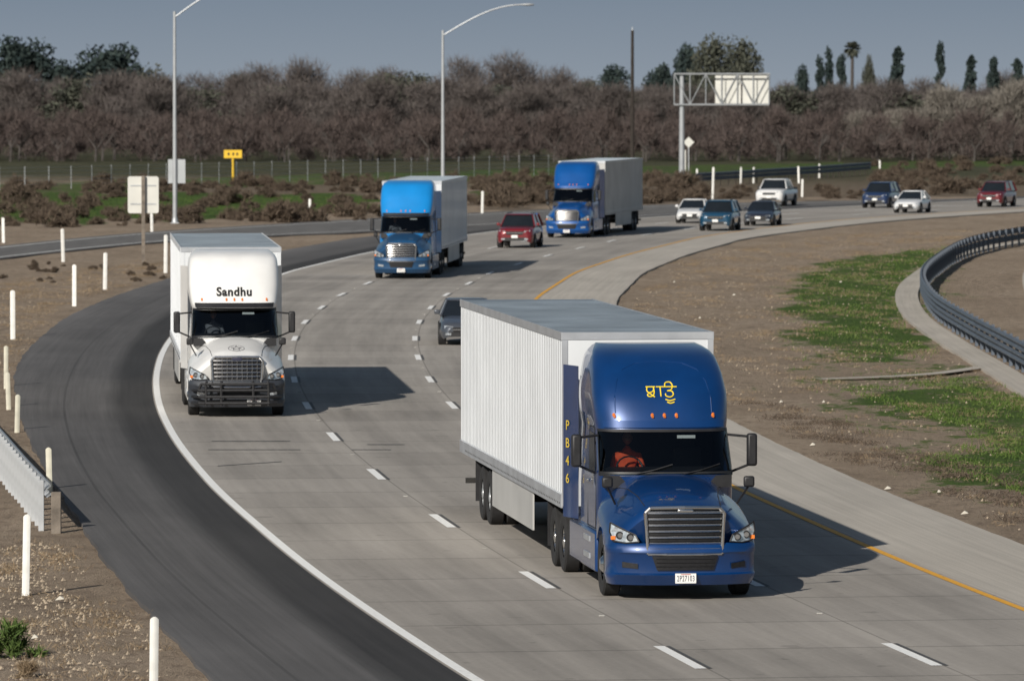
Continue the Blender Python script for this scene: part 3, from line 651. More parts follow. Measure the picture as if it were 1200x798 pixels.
# ---------------------------------------------------------------- wheel
_wc={}
def wheel(parent,x,y,r,w,side,steer=False,rimmat='chrome'):
    key=(r,w,side,steer,rimmat)
    if key not in _wc:
        mb=MB(); h=w/2; s=side; R=r*.55
        if steer: prof=[(s*h*.55,R),(s*h*.35,R*.9),(s*h*.55,R*.6),(s*h*.95,R*.42),(s*h*1.15,R*.3),(s*h*1.2,0.001)]
        else: prof=[(s*h*.7,R),(s*h*.1,R*.95),(-s*h*.3,R*.6),(s*h*.3,R*.42),(s*h*.9,R*.35),(s*h*1.0,0.001)]
        mb.lathex((0,0,0),prof,24)
        for i in range(10):
            t=i*.628; mb.tube((s*h*.2,R*.72*math.cos(t),R*.72*math.sin(t)),(s*h*.75,R*.72*math.cos(t),R*.72*math.sin(t)),R*.07,R*.06,6)
        a=mb.build('wheel',rimmat)
        mb=MB(); mb.lathex((0,0,0),[(-h*.8,R*.98),(-h,R*1.2),(-h,r*.93),(-h*.8,r),(h*.8,r),(h,r*.93),(h,R*1.2),(h*.8,R*.98)],28); b=mb.build('tyre','tyre')
        _wc[key]=(a.data,b.data); bpy.data.objects.remove(a); bpy.data.objects.remove(b)
    a=bpy.data.objects.new('wheel',_wc[key][0]); C.objects.link(a); a.parent=parent; a.location=(x,y,r)
    b=bpy.data.objects.new('tyre',_wc[key][1]); C.objects.link(b); b.parent=a
    return a
# ---------------------------------------------------------------- person
def driver(truck,x,y,zseat,cloth,label):
    o=empty('person',(0,0,0),0,label,'person')
    o.location=truck.location; o.rotation_euler=truck.rotation_euler
    def skin(name,nodes,edges,m,sub=1):
        me=bpy.data.meshes.new(name); me.from_pydata([n_[0] for n_ in nodes],edges,[]); ob=bpy.data.objects.new(name,me); C.objects.link(ob); ob.parent=o
        mo=ob.modifiers.new('s','SKIN'); mo.use_smooth_shade=True
        for i,n_ in enumerate(nodes): me.skin_vertices[0].data[i].radius=(n_[1],n_[1] if len(n_)<3 else n_[2])
        me.skin_vertices[0].data[0].use_root=True
        su=ob.modifiers.new('u','SUBSURF'); su.levels=sub; su.render_levels=sub; me.materials.append(m); return ob
    z=zseat
    n=[((x,y,z+.05),.16,.12),((x,y,z+.3),.15,.11),((x,y-.02,z+.48),.19,.12),((x,y-.02,z+.58),.07),((x,y-.05,z+.68),.055)]; e=[(0,1),(1,2),(2,3),(3,4)]
    for s_ in (-1,1):
        i=len(n); n+=[((x+s_*.2,y-.02,z+.5),.065),((x+s_*.27,y-.12,z+.24),.05),((x+s_*.17,y-.42,z+.3),.038)]
        e+=[(2,i),(i,i+1),(i+1,i+2)]
        i=len(n); n+=[((x+s_*.12,y-.3,z+.02),.085),((x+s_*.14,y-.5,z-.02),.07)]; e+=[(0,i),(i,i+1)]
    skin('body',n,e,cloth)
    for s_ in (-1,1):
        n=[((x+s_*.17,y-.42,z+.3),.028),((x+s_*.16,y-.48,z+.31),.036,.02)]; e=[(0,1)]
        for k in range(4):
            i=len(n); n+=[((x+s_*.16+(k-1.5)*.018,y-.53,z+.335-.004*k),.009),((x+s_*.16+(k-1.5)*.018,y-.56,z+.31),.008)]; e+=[(1,i),(i,i+1)]
        i=len(n); n+=[((x+s_*.16-s_*.05,y-.49,z+.335),.01),((x+s_*.16-s_*.06,y-.52,z+.34),.009)]; e+=[(1,i),(i,i+1)]
        skin('hand',n,e,M['skin'])
    mb=MB(); rowsv=[]
    for k in range(13):
        t=k/12; zz=.12*math.cos(math.pi*t); rr=math.sin(math.pi*t)**.8*.078+.001; jaw=.82 if t>.7 else 1
        rowsv.append([(x+rr*jaw*math.cos(a),y-.06+rr*1.15*jaw*math.sin(a)-(.014 if (abs(a-4.71)<.2 and .45<t<.65) else 0),z+.8+zz) for a in np.linspace(0,2*math.pi,20,endpoint=False)])
    mb.loft(rowsv,True); mb.build('head',M['skin'],o,ang=80)
    mb=MB(); rowsv=[]
    for k in range(7):
        t=k/12; zz=.128*math.cos(math.pi*t); rr=math.sin(math.pi*t)**.8*.086+.001
        rowsv.append([(x+rr*math.cos(a),y-.04+rr*1.1*math.sin(a)*(1 if math.sin(a)>-.3 else .8),z+.805+zz) for a in np.linspace(0,2*math.pi,16,endpoint=False)])
    mb.loft(rowsv,True); mb.build('hair',M['hair'],o,ang=80)
    for s_ in (-1,1):
        mb=MB(); mb.box(x+s_*.03-.012,x+s_*.03+.012,y-.152,y-.13,z+.8,z+.81); mb.build('eye','black_ink',o)
        mb=MB(); mb.box(x+s_*.078-.008,x+s_*.078+.008,y-.08,y-.04,z+.77,z+.83); mb.build('ear','skin',o,bevel=.006)
    mb=MB(); mb.box(x-.025,x+.025,y-.145,y-.13,z+.735,z+.743); mb.build('mouth','redlens',o)
    return o
# ---------------------------------------------------------------- truck
ZL=[.55,.9,1.3,1.7,1.98,2.1,2.25,2.4,2.55,2.7,2.78,2.83,2.9,3.0,3.12,3.25,3.4,3.55,3.68,3.79,3.87,3.93,3.965]
DZ=.07
def interp(z,t): return float(np.interp(z,[a for a,b in t],[b for a,b in t]))
def build_truck(cf):
    px,py=cf['pix']; p=g(px,py); root=empty('semi_truck',(p.x,p.y,0),cf['rot'],cf['label'],'truck','semi trucks on the highway')
    paint=cf['paint']; lower=cf.get('lower',paint); ht=cf.get('top',3.97)
    hwt=[(.5,1.13),(1.9,1.13),(2.0,1.12),(2.7,1.09),(2.85,1.11),(3.2,1.13),(3.5,1.10),(3.7,1.06),(3.8,1.03),(3.9,.96),(3.965,.84)]
    fyt=[(.5,2.2),(1.9,2.05),(1.98,1.98),(2.7,2.46),(2.78,2.485),(2.83,2.50),(3.0,2.56),(3.25,2.70),(3.55,3.0),(3.79,3.42),(3.87,3.68),(3.93,4.0),(3.965,4.4)]
    if cf.get('boxy'): 
        hwt=[(.5,1.13),(1.9,1.13),(2.0,1.10),(2.7,1.06),(2.85,1.10),(3.2,1.15),(3.6,1.15),(3.8,1.12),(3.9,1.05),(3.965,.93)]
        fyt=[(.5,2.2),(1.9,2.05),(1.98,1.98),(2.7,2.46),(2.78,2.40),(2.83,2.42),(3.0,2.55),(3.25,2.75),(3.55,3.0),(3.79,3.3),(3.87,3.5),(3.93,3.8),(3.965,4.2)]
    NN=3.0 if cf.get('boxy') else 2.8
    def hw(z): return interp(z,hwt)
    def fy(z): return interp(z,fyt)
    def Dp(z): return interp(z,[(2.7,.6),(3.2,.58),(3.8,.62)])
    def caby(x,z):
        t=min(.999,abs(x)/hw(z)); return fy(z)+Dp(z)*(1-(1-t**NN)**(1/NN))
    zs=lambda z: z-DZ if z<3 else 3-DZ+(z-3)*(ht-3+DZ)/.965
    def ring(z,o=0.0,phs=None):
        out=[]
        for ph in (phs if phs is not None else np.linspace(-90,90,29)):
            a=math.radians(ph); x=(hw(z)+o)*math.copysign(abs(math.sin(a))**(2/NN),a); c=max(0,math.cos(a))**(2/NN)
            out.append((x,fy(z)-o+Dp(z)*(1-c),zs(z)))
        return out
    REAR=5.05
    rowsv=[]
    for z in ZL:
        f=ring(z); w=hw(z); ys_=np.linspace(fy(z)+Dp(z),REAR-.08,7)[1:]; zz=zs(z)
        rw=f+[(w,y_,zz) for y_ in ys_]+[(w-.08,REAR,zz),(0,REAR,zz),(-w+.08,REAR,zz)]+[(-w,y_,zz) for y_ in ys_[::-1]]
        rowsv.append(rw)
    phis=np.linspace(-90,90,29)
    wl=[i for i,z in enumerate(ZL) if 1.98<=z<2.7]
    def skip(i,j): return i in wl and 2<=j<26
    mb=MB(); mb.loft(rowsv,True,0,skip); k=len(rowsv[0]); top=rowsv[-1]; mb.add(top,[tuple(range(k))])
    mb.build('cab',paint,root,ang=50)
    ph=phis[2:27]; mb=MB(); mb.loft([ring(z,.002,ph) for z in ZL if 1.98<=z<=2.7]); mb.build('windshield','glass',root,ang=80)
    mb=MB(); e=[ring(z,.012,[ph[0],ph[0]+3]) for z in ZL if 1.98<=z<=2.7]; mb.loft(e); e=[ring(z,.012,[ph[-1]-3,ph[-1]]) for z in ZL if 1.98<=z<=2.7]; mb.loft(e)
    mb.loft([ring(z,.012,ph) for z in (1.96,2.03)]); mb.loft([ring(z,.012,ph) for z in (2.665,2.71)]); mb.build('windshield_seal','black',root,ang=80)
    for x in (-.55,.25):
        mb=MB(); mb.path([(x,caby(x,2.0)-.03,2.0-DZ),(x+.3,caby(x+.3,2.05)-.03,2.06-DZ),(x+.62,caby(x+.62,2.13)-.03,2.15-DZ)],.013,5)
        mb.build('wiper','black',root)
    vd=cf.get('visord',.012)
    mb=MB(); vph=np.linspace(-60,60,21); top_=ring(2.85,.012,vph); out_=[(a[0],a[1]-vd,a[2]) for a in ring(2.735,.015,vph)]; in_=[(a[0],a[1],a[2]+.01) for a in ring(2.74,.01,vph)]; mb.loft([top_,out_,in_]); mb.build('sun_visor',cf.get('visor',paint),root,ang=60)
    for x in (-.82,-.2,0,.2,.82):
        y_=caby(x,2.93); mb=MB(); mb.tube((x,y_-.04,2.84),(x,y_+.03,2.87),.022,.036,8); mb.build('marker_lamp','amber',root)
    if cf.get('crease'):
        mb=MB(); pts=[(-.80,2.97),(-.80,3.2),(-.74,3.45),(-.62,3.62),(-.4,3.71),(0,3.74),(.4,3.71),(.62,3.62),(.74,3.45),(.80,3.2),(.80,2.97)]
        mb.path([(x,caby(x,z)-.003,zs(z)) for x,z in pts],.010,6); mb.build('fairing_crease',paint,root)
    mb=MB(); mb.box(-1.0,1.0,4.0,4.05,1.3,2.65); mb.box(-1.0,1.0,2.1,4.0,1.2,1.25); mb.build('cab_interior','seat',root,smooth=False)
    mb=MB(); mb.loft([[(x,caby(x*.95,2.0)+.05,1.78),(x,caby(x*.95,2.0)+.1,1.95),(x,2.85,2.0),(x,3.0,1.85),(x,3.0,1.5)] for x in np.linspace(-.98,.98,9)]); mb.build('dashboard','black',root)
    for x in (-.55,.55):
        mb=MB(); mb.box(x-.25,x+.25,3.25,3.75,1.5,1.66); mb.box(x-.25,x+.25,3.7,3.85,1.64,2.28); mb.box(x-.13,x+.13,3.72,3.82,2.28,2.5); mb.build('seat','seat',root,bevel=.04)
    cx=-.52; mb=MB()
    pts=[(cx+.22*math.cos(a),2.98+.1*math.sin(a),1.96+.2*math.sin(a)) for a in np.linspace(0,2*math.pi,17)]
    mb.path(pts,.016,6); mb.path([(cx-.2,2.98,1.96),(cx+.2,2.98,1.96)],.015,5); mb.build('steering_wheel','black',root)
    mb=MB(); mb.box(.2,.5,2.44,2.46,2.49,2.54); mb.build('windshield_sticker','plate',root,smooth=False)
    for s_ in (-1,1):
        X_=lambda z,o=.008: s_*(hw(z+DZ)+o)
        mb=MB(); mb.loft([[(X_(z,.010),y_,z) for y_ in (a_,b_)] for z,a_,b_ in [(1.93,2.72,3.55),(2.13,2.80,3.58),(2.33,2.93,3.6),(2.55,3.1,3.62)]]); mb.build('side_window','carglass',root)
        mb=MB(); mb.loft([[(X_(z,.009),y_,z) for y_ in (4.35,4.75)] for z in (2.38,2.63,2.83)]); mb.build('sleeper_window','carglass',root)
        mb=MB()
        for a_,b_ in (((2.62,1.0),(2.62,2.0)),((2.62,2.0),(3.05,2.65)),((3.68,1.0),(3.68,2.65)),((2.62,1.0),(3.68,1.0)),((3.05,2.65),(3.68,2.65))):
            mb.tube((X_(a_[1],.003),a_[0],a_[1]),(X_(b_[1],.003),b_[0],b_[1]),.010,.010,4)
        d_=mb.build('door',"black",root)
        mb=MB(); mb.box(X_(1.8,.0),X_(1.8,.04),3.45,3.62,1.72,1.77); mb.build('door_handle','chrome',d_,bevel=.005)
        mb=MB(); mb.box(s_*.95,s_*1.21,2.05,5.6,.32,.98); mb.build('side_fairing',lower,root,bevel=.04)
        for z in (.5,.78):
            mb=MB(); mb.box(s_*1.2,s_*1.225,2.75,3.5,z,z+.09); mb.build('step','dullmetal',root,smooth=False)
        mb=MB(); mb.loft([[(s_*1.14,4.9,z),(s_*1.20,5.2,z),(s_*1.31,5.66,z)] for z in (1.0,2.0,3.0,zs(3.6))]); mb.build('side_extender',paint,root)
        mx=s_*1.46
        mr=MB(); mr.box(mx-.085,mx+.085,2.48,2.62,2.02,2.56); m_=mr.build('mirror',cf.get('mirror','black'),root,bevel=.04)
        mb=MB(); mb.path([(s_*1.08,2.75,2.53),(mx,2.58,2.5)],.022,6); mb.build('mirror_arm','black',m_)
        mb=MB(); mb.path([(s_*1.1,2.75,1.9),(mx,2.58,2.06)],.022,6); mb.build('mirror_arm','black',m_)
        hx=s_*1.16; mb=MB(); mb.box(hx-.09,hx+.09,.80,.88,1.78,1.96); m2=mb.build('hood_mirror','black',root,bevel=.035)
        mb=MB(); mb.path([(s_*1.0,1.1,1.5),(hx,.86,1.80)],.018,6); mb.build('mirror_arm','black',m2)
    def nose(x,y): return .34*(abs(x)/1.2)**3*max(0,1-y/1.2)
    XT=[0,.15,.3,.45,.58,.7,.8,.9,1.0,1.08,1.15,1.2,1.215,1.22]
    DT=[0,.002,.01,.03,.06,.11,.18,.27,.36,.43,.50,.60,.72,.9]
    def ztop(y): return interp(y,[(.05,1.42),(.1,1.5),(.2,1.55),(.5,1.64),(1.0,1.75),(1.6,1.87),(2.2,1.96)])
    def hz(x,y): return ztop(y)-float(np.interp(abs(x),XT,DT))
    sta=[.05,.08,.13,.2,.3,.45,.6,.7]+list(np.arange(.76,2.0,.08))+[2.05,2.2]
    rowsv=[]
    for y_ in sta:
        zb=.86 
        if .71<y_<1.95: zb=max(.86,.5+math.sqrt(max(0,.62**2-(y_-1.33)**2)))
        wsc=interp(y_,[(.05,.96),(.2,.99),(.6,1.0),(1.9,.99),(2.2,.95)])
        half=[(x*wsc,y_+nose(x,y_),max(hz(x,y_),zb)) for x in XT]+[(1.22*wsc,y_+nose(1.22,y_),zb),(1.1*wsc,y_+nose(1.1,y_),zb)]
        rowsv.append([(-a,b,c) for a,b,c in half[::-1]]+half[1:])
    mb=MB(); mb.loft(rowsv); f0=rowsv[0]; mb.add(f0,[tuple(range(len(f0)))]); mb.build('hood',lower if cf.get('lowerhood') else paint,root,ang=40)
    for s_ in (-1,1):
        hseam=MB(); hseam.path([(s_*x,y_,hz(x,y_)+.003) for x,y_ in ((.62,.35),(.66,.9),(.74,1.5),(.86,2.1))],.007,4); hseam.build('hood_crease','dark',root)
    mb=MB(); mb.box(-1.05,1.05,2.08,2.25,1.7,1.9); mb.build('cowl','black',root)
    def FY(x,off=0): return .05+.34*(min(abs(x),1.22)/1.2)**3-off
    def cpanel(mb,wb_,zb_,wt_,zt_,off,n=14):
        mb.loft([[(w_*k_,FY(w_*k_,off),z_) for k_ in np.linspace(-1,1,n)] for w_,z_ in ((wb_,zb_),((wb_+wt_)/2,(zb_+zt_)/2),(wt_,zt_))])
    gt,gb_=cf.get('gz',(1.5,.76)); wt,wb=cf.get('gw',(.64,.60))
    mb=MB(); cpanel(mb,wb,gb_,wt-.03,gt-.01,.02); gr_=mb.build('grille','darkmesh',root,smooth=False)
    mb=MB(); out=[(-wb,gb_),(-wb*.5,gb_-.01),(0,gb_-.015),(wb*.5,gb_-.01),(wb,gb_),(wt,gt-.08),(wt-.08,gt),(0,gt+.01),(-wt+.08,gt),(-wt,gt-.08)]; pts=[(a,FY(a,.045),b) for a,b in out]; mb.path(pts+[pts[0]],.032,8); mb.build('grille_frame','chrome',gr_)
    nb=cf.get('bars',7)
    for i in range(nb):
        z=gb_+(gt-gb_)*(i+.75)/(nb+.5); w=wb+(wt-wb)*(z-gb_)/(gt-gb_)-.03
        mb=MB(); rv=[[(x,FY(x,.05),z+.028),(x,FY(x,.08),z+.014),(x,FY(x,.05),z-.020)] for x in np.linspace(-w,w,9)]; mb.loft(rv); mb.build('grille_bar',cf.get('barmat','chrome'),gr_)
    if cf.get('cross'):
        for x in np.linspace(-.5,.5,9):
            mb=MB(); mb.tube((x,FY(x,.05),gb_+.02),(x,FY(x,.05),gt-.02),.01,.01,5); mb.build('grille_strut','chrome',gr_)
    mb=MB(); mb.box(-.13,.13,FY(0,.09),FY(0,.05),gt-.075,gt-.015); mb.build('badge','chrome' if not cf.get('bull') else 'ink',root,bevel=.02)
    pth=[(1.21,.85),(1.22,.62)]+[(x,FY(x,.07)) for x in np.linspace(1.17,-1.17,25)]+[(-1.22,.62),(-1.21,.85)]
    rv=[]
    for dz,ins in ((.93,.05),(.88,.0),(.78,-.01),(.74,.03),(.45,.03),(.42,-.01),(.34,.05),(.25,.12)):
        rv.append([(x*(1-ins*.25),y_+ins,dz) for x,y_ in pth])
    mb=MB(); mb.loft(rv); mb.build('bumper',cf.get('bumper',lower),root,ang=50)
    mb=MB(); cpanel(mb,.46,.5,.54,.73,.075); ik=mb.build('bumper_intake','darkmesh',root,smooth=False)
    for z in (.56,.62,.68):
        mb=MB(); w=.47; mb.loft([[(x,FY(x,.08),z+.008),(x,FY(x,.09),z),(x,FY(x,.08),z-.008)] for x in np.linspace(-w,w,9)]); mb.build('intake_bar','black',ik)
    for s_ in (-1,1):
        mb=MB(); mb.prism([(s_*.76,.52),(s_*1.0,.54),(s_*1.0,.63),(s_*.76,.60)],lambda a,b:(a,FY(a,.06),b),(0,.03,0)); mb.build('fog_lamp','lens' if not cf.get('crease') else 'darkmesh',root,smooth=False)
        pol=[(.74,.95),(.95,.93),(1.13,.96),(1.185,1.1),(1.17,1.25),(1.08,1.2),(.92,1.12),(.79,1.06)]
        mb=MB(); mb.prism([(s_*a,b) for a,b in pol],lambda a,b:(a,FY(a,.03)+(b-.95)*.15,b),(0,.05,0)); hl=mb.build('headlight','lens',root,smooth=False)
        mb=MB(); pts=[(s_*a,FY(a,.035)+(b-.95)*.15,b) for a,b in pol]; mb.path(pts+[pts[0]],.013,5); mb.build('headlight_trim','black',hl)
        for a,b in ((.87,1.02),(1.03,1.05)):
            mb=MB(); y_=FY(a,.04)+(b-.95)*.15; mb.tube((s_*a,y_-.008,b),(s_*a,y_+.03,b),.062,.066,12); mb.build('lamp_housing','black',hl)
            mb=MB(); mb.tube((s_*a,y_-.014,b),(s_*a,y_+.03,b),.040,.048,12); mb.build('lamp_bulb','chrome',hl)
        mb=MB(); mb.box(s_*1.1,s_*1.17,FY(1.15,.07),FY(1.15,-.02),.98,1.04); mb.build('turn_lamp','amber',hl,smooth=False)
    a=cf.get('platex',0.0)
    mb=MB(); mb.box(a-.17,a+.17,FY(a,.12),FY(a,.095),.29,.45); pl=mb.build('number_plate','plate',root,bevel=.004)
    textmesh(cf.get('plate','2P27103'),.13,'plate_lettering','ink',pl,lambda u,v:(a+u,FY(a,.123),.365+v),.001,sx=.56,space=1.15)
    mb=MB(); mb.box(a-.08,a+.08,FY(a,.124),FY(a,.121),.43,.44); mb.build('plate_header','redlens',pl,smooth=False)
    if cf.get('bull'):
        mb=MB()
        for z in (.36,.52,.68): mb.path([(-1.12,.2,z),(-.97,-.06,z),(-.8,-.16,z),(.8,-.16,z),(.97,-.06,z),(1.12,.2,z)],.036,8)
        for x in (-.78,-.4,.4,.78): mb.path([(x,-.14,.30),(x,-.17,.82),(x*.98,-.10,.90)],.036,8)
        mb.path([(-.97,-.06,.68),(-.9,-.1,.84),(-.78,-.17,.84),(.78,-.17,.84),(.9,-.1,.84),(.97,-.06,.68)],.034,8); mb.build('bull_bar','black',root)
    mb=MB(); mb.box(-.45,.45,.5,8.6,.55,.95); mb.box(-.9,.9,1.2,1.45,.42,.55); mb.box(-.95,.95,6.3,6.5,.42,.6); mb.box(-.95,.95,7.6,7.8,.42,.6); mb.box(-.5,.5,6.2,8.2,.95,1.12); mb.build('chassis','dark',root,smooth=False)
    for s_ in (-1,1):
        wheel(root,s_*1.06,1.33,.51,.28,s_,True)
        for y_ in (6.4,7.72,18.3,19.55):
            wheel(root,s_*1.10,y_,.51,.27,s_,False,'dullmetal' if y_>10 else 'chrome'); wheel(root,s_*.79,y_,.51,.27,s_,False,'dullmetal')
        for y_ in (8.45,20.5):
            mb=MB(); mb.box(s_*.68,s_*1.25,y_,y_+.02,.3,1.08); mb.build('mud_flap','black',root,smooth=False)
    T0,T1=5.95,cf.get('tend',22.05); zb,zt=1.15,4.1; tm=cf.get('trail','trail_white'); n_=cf.get('ribs',64)
    mb=MB(); mb.box(-1.29,1.29,T0,T1,zb,zt-.03); tr=mb.build('trailer_box',tm,root,smooth=False)
    mb=MB(); mb.box(-1.275,1.275,T0+.02,T1-.02,zt-.028,zt-.005); 
    for i in range(26): 
        y_=T0+.4+i*.61; mb.box(-1.26,1.26,y_,y_+.03,zt-.004,zt+.004)
    mb.build('trailer_roof','trail_roof',tr,smooth=False)
    for s_ in (-1,1):
        mb=MB()
        for i in range(n_):
            y_=T0+.15+i*(T1-T0-.3)/(n_-1); mb.box(s_*1.2905,s_*1.298,y_-.02,y_+.02,zb+.22,zt-.14)
        o=mb.build('side_posts',tm,tr,smooth=False)
        mb=MB(); mb.box(s_*1.285,s_*1.31,T0-.005,T1+.005,zt-.13,zt+.006); mb.build('top_rail','rail_al' if n_>60 else tm,tr,smooth=False)
        mb=MB(); mb.box(s_*1.285,s_*1.315,T0-.005,T1+.005,zb-.03,zb+.2)
        for i in range(66):
            y_=T0+.2+i*.24; mb.box(s_*1.3145,s_*1.321,y_,y_+.04,zb+.03,zb+.06,1)
        mb.build('bottom_rail',['rail_al' if n_>60 else tm,'dark'],tr,smooth=False)
        mb=MB(); mb.box(s_*1.2,s_*1.3,T0-.012,T0+.0,zb,zt-.13); mb.build('corner_post','rail_al' if n_>60 else tm,tr,smooth=False)
    mb=MB(); mb.box(-1.3,1.3,T0-.014,T0-.006,zt-.12,zt+.005); mb.build('front_rail','rail_al',tr,smooth=False)
    mb=MB(); mb.box(-.5,.5,8.3,T1-.3,.92,1.14); mb.box(-.6,.6,17.6,20.3,.7,.95); mb.box(-1.2,1.2,T1-.1,T1,.5,.6); mb.box(-.9,-.8,T1-.1,T1-.02,.6,1.12); mb.box(.8,.9,T1-.1,T1-.02,.6,1.12); mb.box(-.95,.95,18.2,18.4,.42,.6); mb.box(-.95,.95,19.45,19.65,.42,.6); mb.build('underframe','dark',tr,smooth=False)
    for s_ in (-1,1):
        mb=MB(); mb.box(s_*1.24,s_*1.27,10.6,17.3,.42,1.11); mb.build('side_skirt','trail_grey',tr,smooth=False)
        mb=MB(); mb.box(s_*.75,s_*.9,9.6,9.75,.35,1.12); mb.build('landing_leg','dullmetal',tr,smooth=False)
    mb=MB(); mb.path([(-.2,5.1,2.2),(-.2,5.5,1.8),(-.2,5.9,2.1)],.03,6); mb.build('air_line','dark',root)
    return root,caby,hz,hw,zs
t1,cy1,hz1,hw1,zs1=build_truck(dict(pix=(803,704),rot=math.radians(6.3),label='navy blue semi truck with ribbed white trailer in the foreground',paint='blue_paint',platex=.0,plate='2P27103',crease=True,tend=22.9))
mb=MB()
def stroke(pts,r=.0105):
    P_=spl(pts,6) if len(pts)>2 else np.array(pts)
    U=[(-.02+u*.86,3.28+v*.84) for u,v in P_]
    mb.path([(u,cy1(u,v)-.012,zs1(v)) for u,v in U],r,6)
stroke([(-.30,.10),(-.12,.10)]); stroke([(-.10,.10),(.30,.10)])
stroke([(-.27,.10),(-.285,.04),(-.25,.0),(-.19,.01),(-.15,.045)]); stroke([(-.15,.10),(-.145,.0),(-.18,-.06),(-.25,-.07),(-.28,-.035),(-.23,-.02),(-.14,-.08)])
stroke([(-.02,.10),(-.02,-.07)]); 
stroke([(.07,.10),(.09,.17),(.18,.18),(.22,.12),(.19,.05),(.11,.03)]); stroke([(.11,.03),(.20,.02),(.22,-.04),(.16,-.08),(.08,-.06),(.07,-.02)])
stroke([(.06,-.12),(.15,-.145),(.25,-.12)]); stroke([(.09,-.17),(.16,-.19),(.23,-.17)])
mb.build('fairing_lettering','yellow_ink',t1)
A_=Vector((-1.20,5.2,0)); B_=Vector((-1.31,5.66,0)); dv=(A_-B_).normalized(); md=(A_+B_)/2+Vector((-.012,-.003,0))
for i,ch in enumerate('PB46'):
    textmesh(ch,.23,'side_lettering','yellow_dull',t1,lambda u,v,i=i:(md.x+dv.x*u*1.5,md.y+dv.y*u*1.5,2.55-i*.30+v),.002)
t2,cy2,hz2,hw2,zs2=build_truck(dict(pix=(278,489),rot=math.radians(4),label='white semi truck with white trailer and black bull bar at the left',paint='white_paint',bumper='greybumper',bull=True,cross=True,plate='9F37462',platex=.42,boxy=True,top=4.08,ribs=30,visor='black',visord=.1))
textmesh('Sandhu',.25,'fairing_lettering','black_ink',t2,lambda u,v:(u,cy2(u,3.1+v)-.015,zs2(3.1+v)),.009,sx=1.15,space=1.1)
mb=MB(); ring_=[(.20*math.cos(a),.75+.26*math.sin(a)) for a in np.linspace(0,6.283,25)]
mb.path([(x,y,hz2(x,y)+.004) for x,y in ring_],.007,4)
st=[((.14 if i%2==0 else .06)*math.sin(i*math.pi/5),.75+(.2 if i%2==0 else .08)*math.cos(i*math.pi/5)) for i in range(11)]
mb.path([(x,y,hz2(x,y)+.004) for x,y in st],.009,4); mb.build('hood_emblem','grey_ink',t2)
t3,_,_,_,_=build_truck(dict(pix=(470,327),rot=-math.radians(3.6),label='light blue semi truck with slate blue hood and white trailer in the middle lane',paint='blue2_paint',lower='slate_paint',lowerhood=True,bumper='slate_paint',cross=True,boxy=True,top=4.15,ribs=30,plate='YP41C8',visor='black',visord=.08))
t4,_,_,_,_=build_truck(dict(pix=(664,279),rot=-math.radians(8.6),label='farthest semi truck, royal blue with grey trailer, behind the red car',paint='blue3_paint',trail='trail_grey',ribs=40,top=4.1,boxy=True,plate='9E4720'))
driver(t1,-.52,3.35,1.66,M['orange_cloth'],'driver in an orange shirt behind the wheel of the foreground navy truck')
driver(t2,-.52,3.35,1.66,M['grey_cloth'],'driver in grey behind the wheel of the white truck')
driver(t3,-.52,3.35,1.66,M['grey_cloth'],'driver in grey inside the light blue truck')
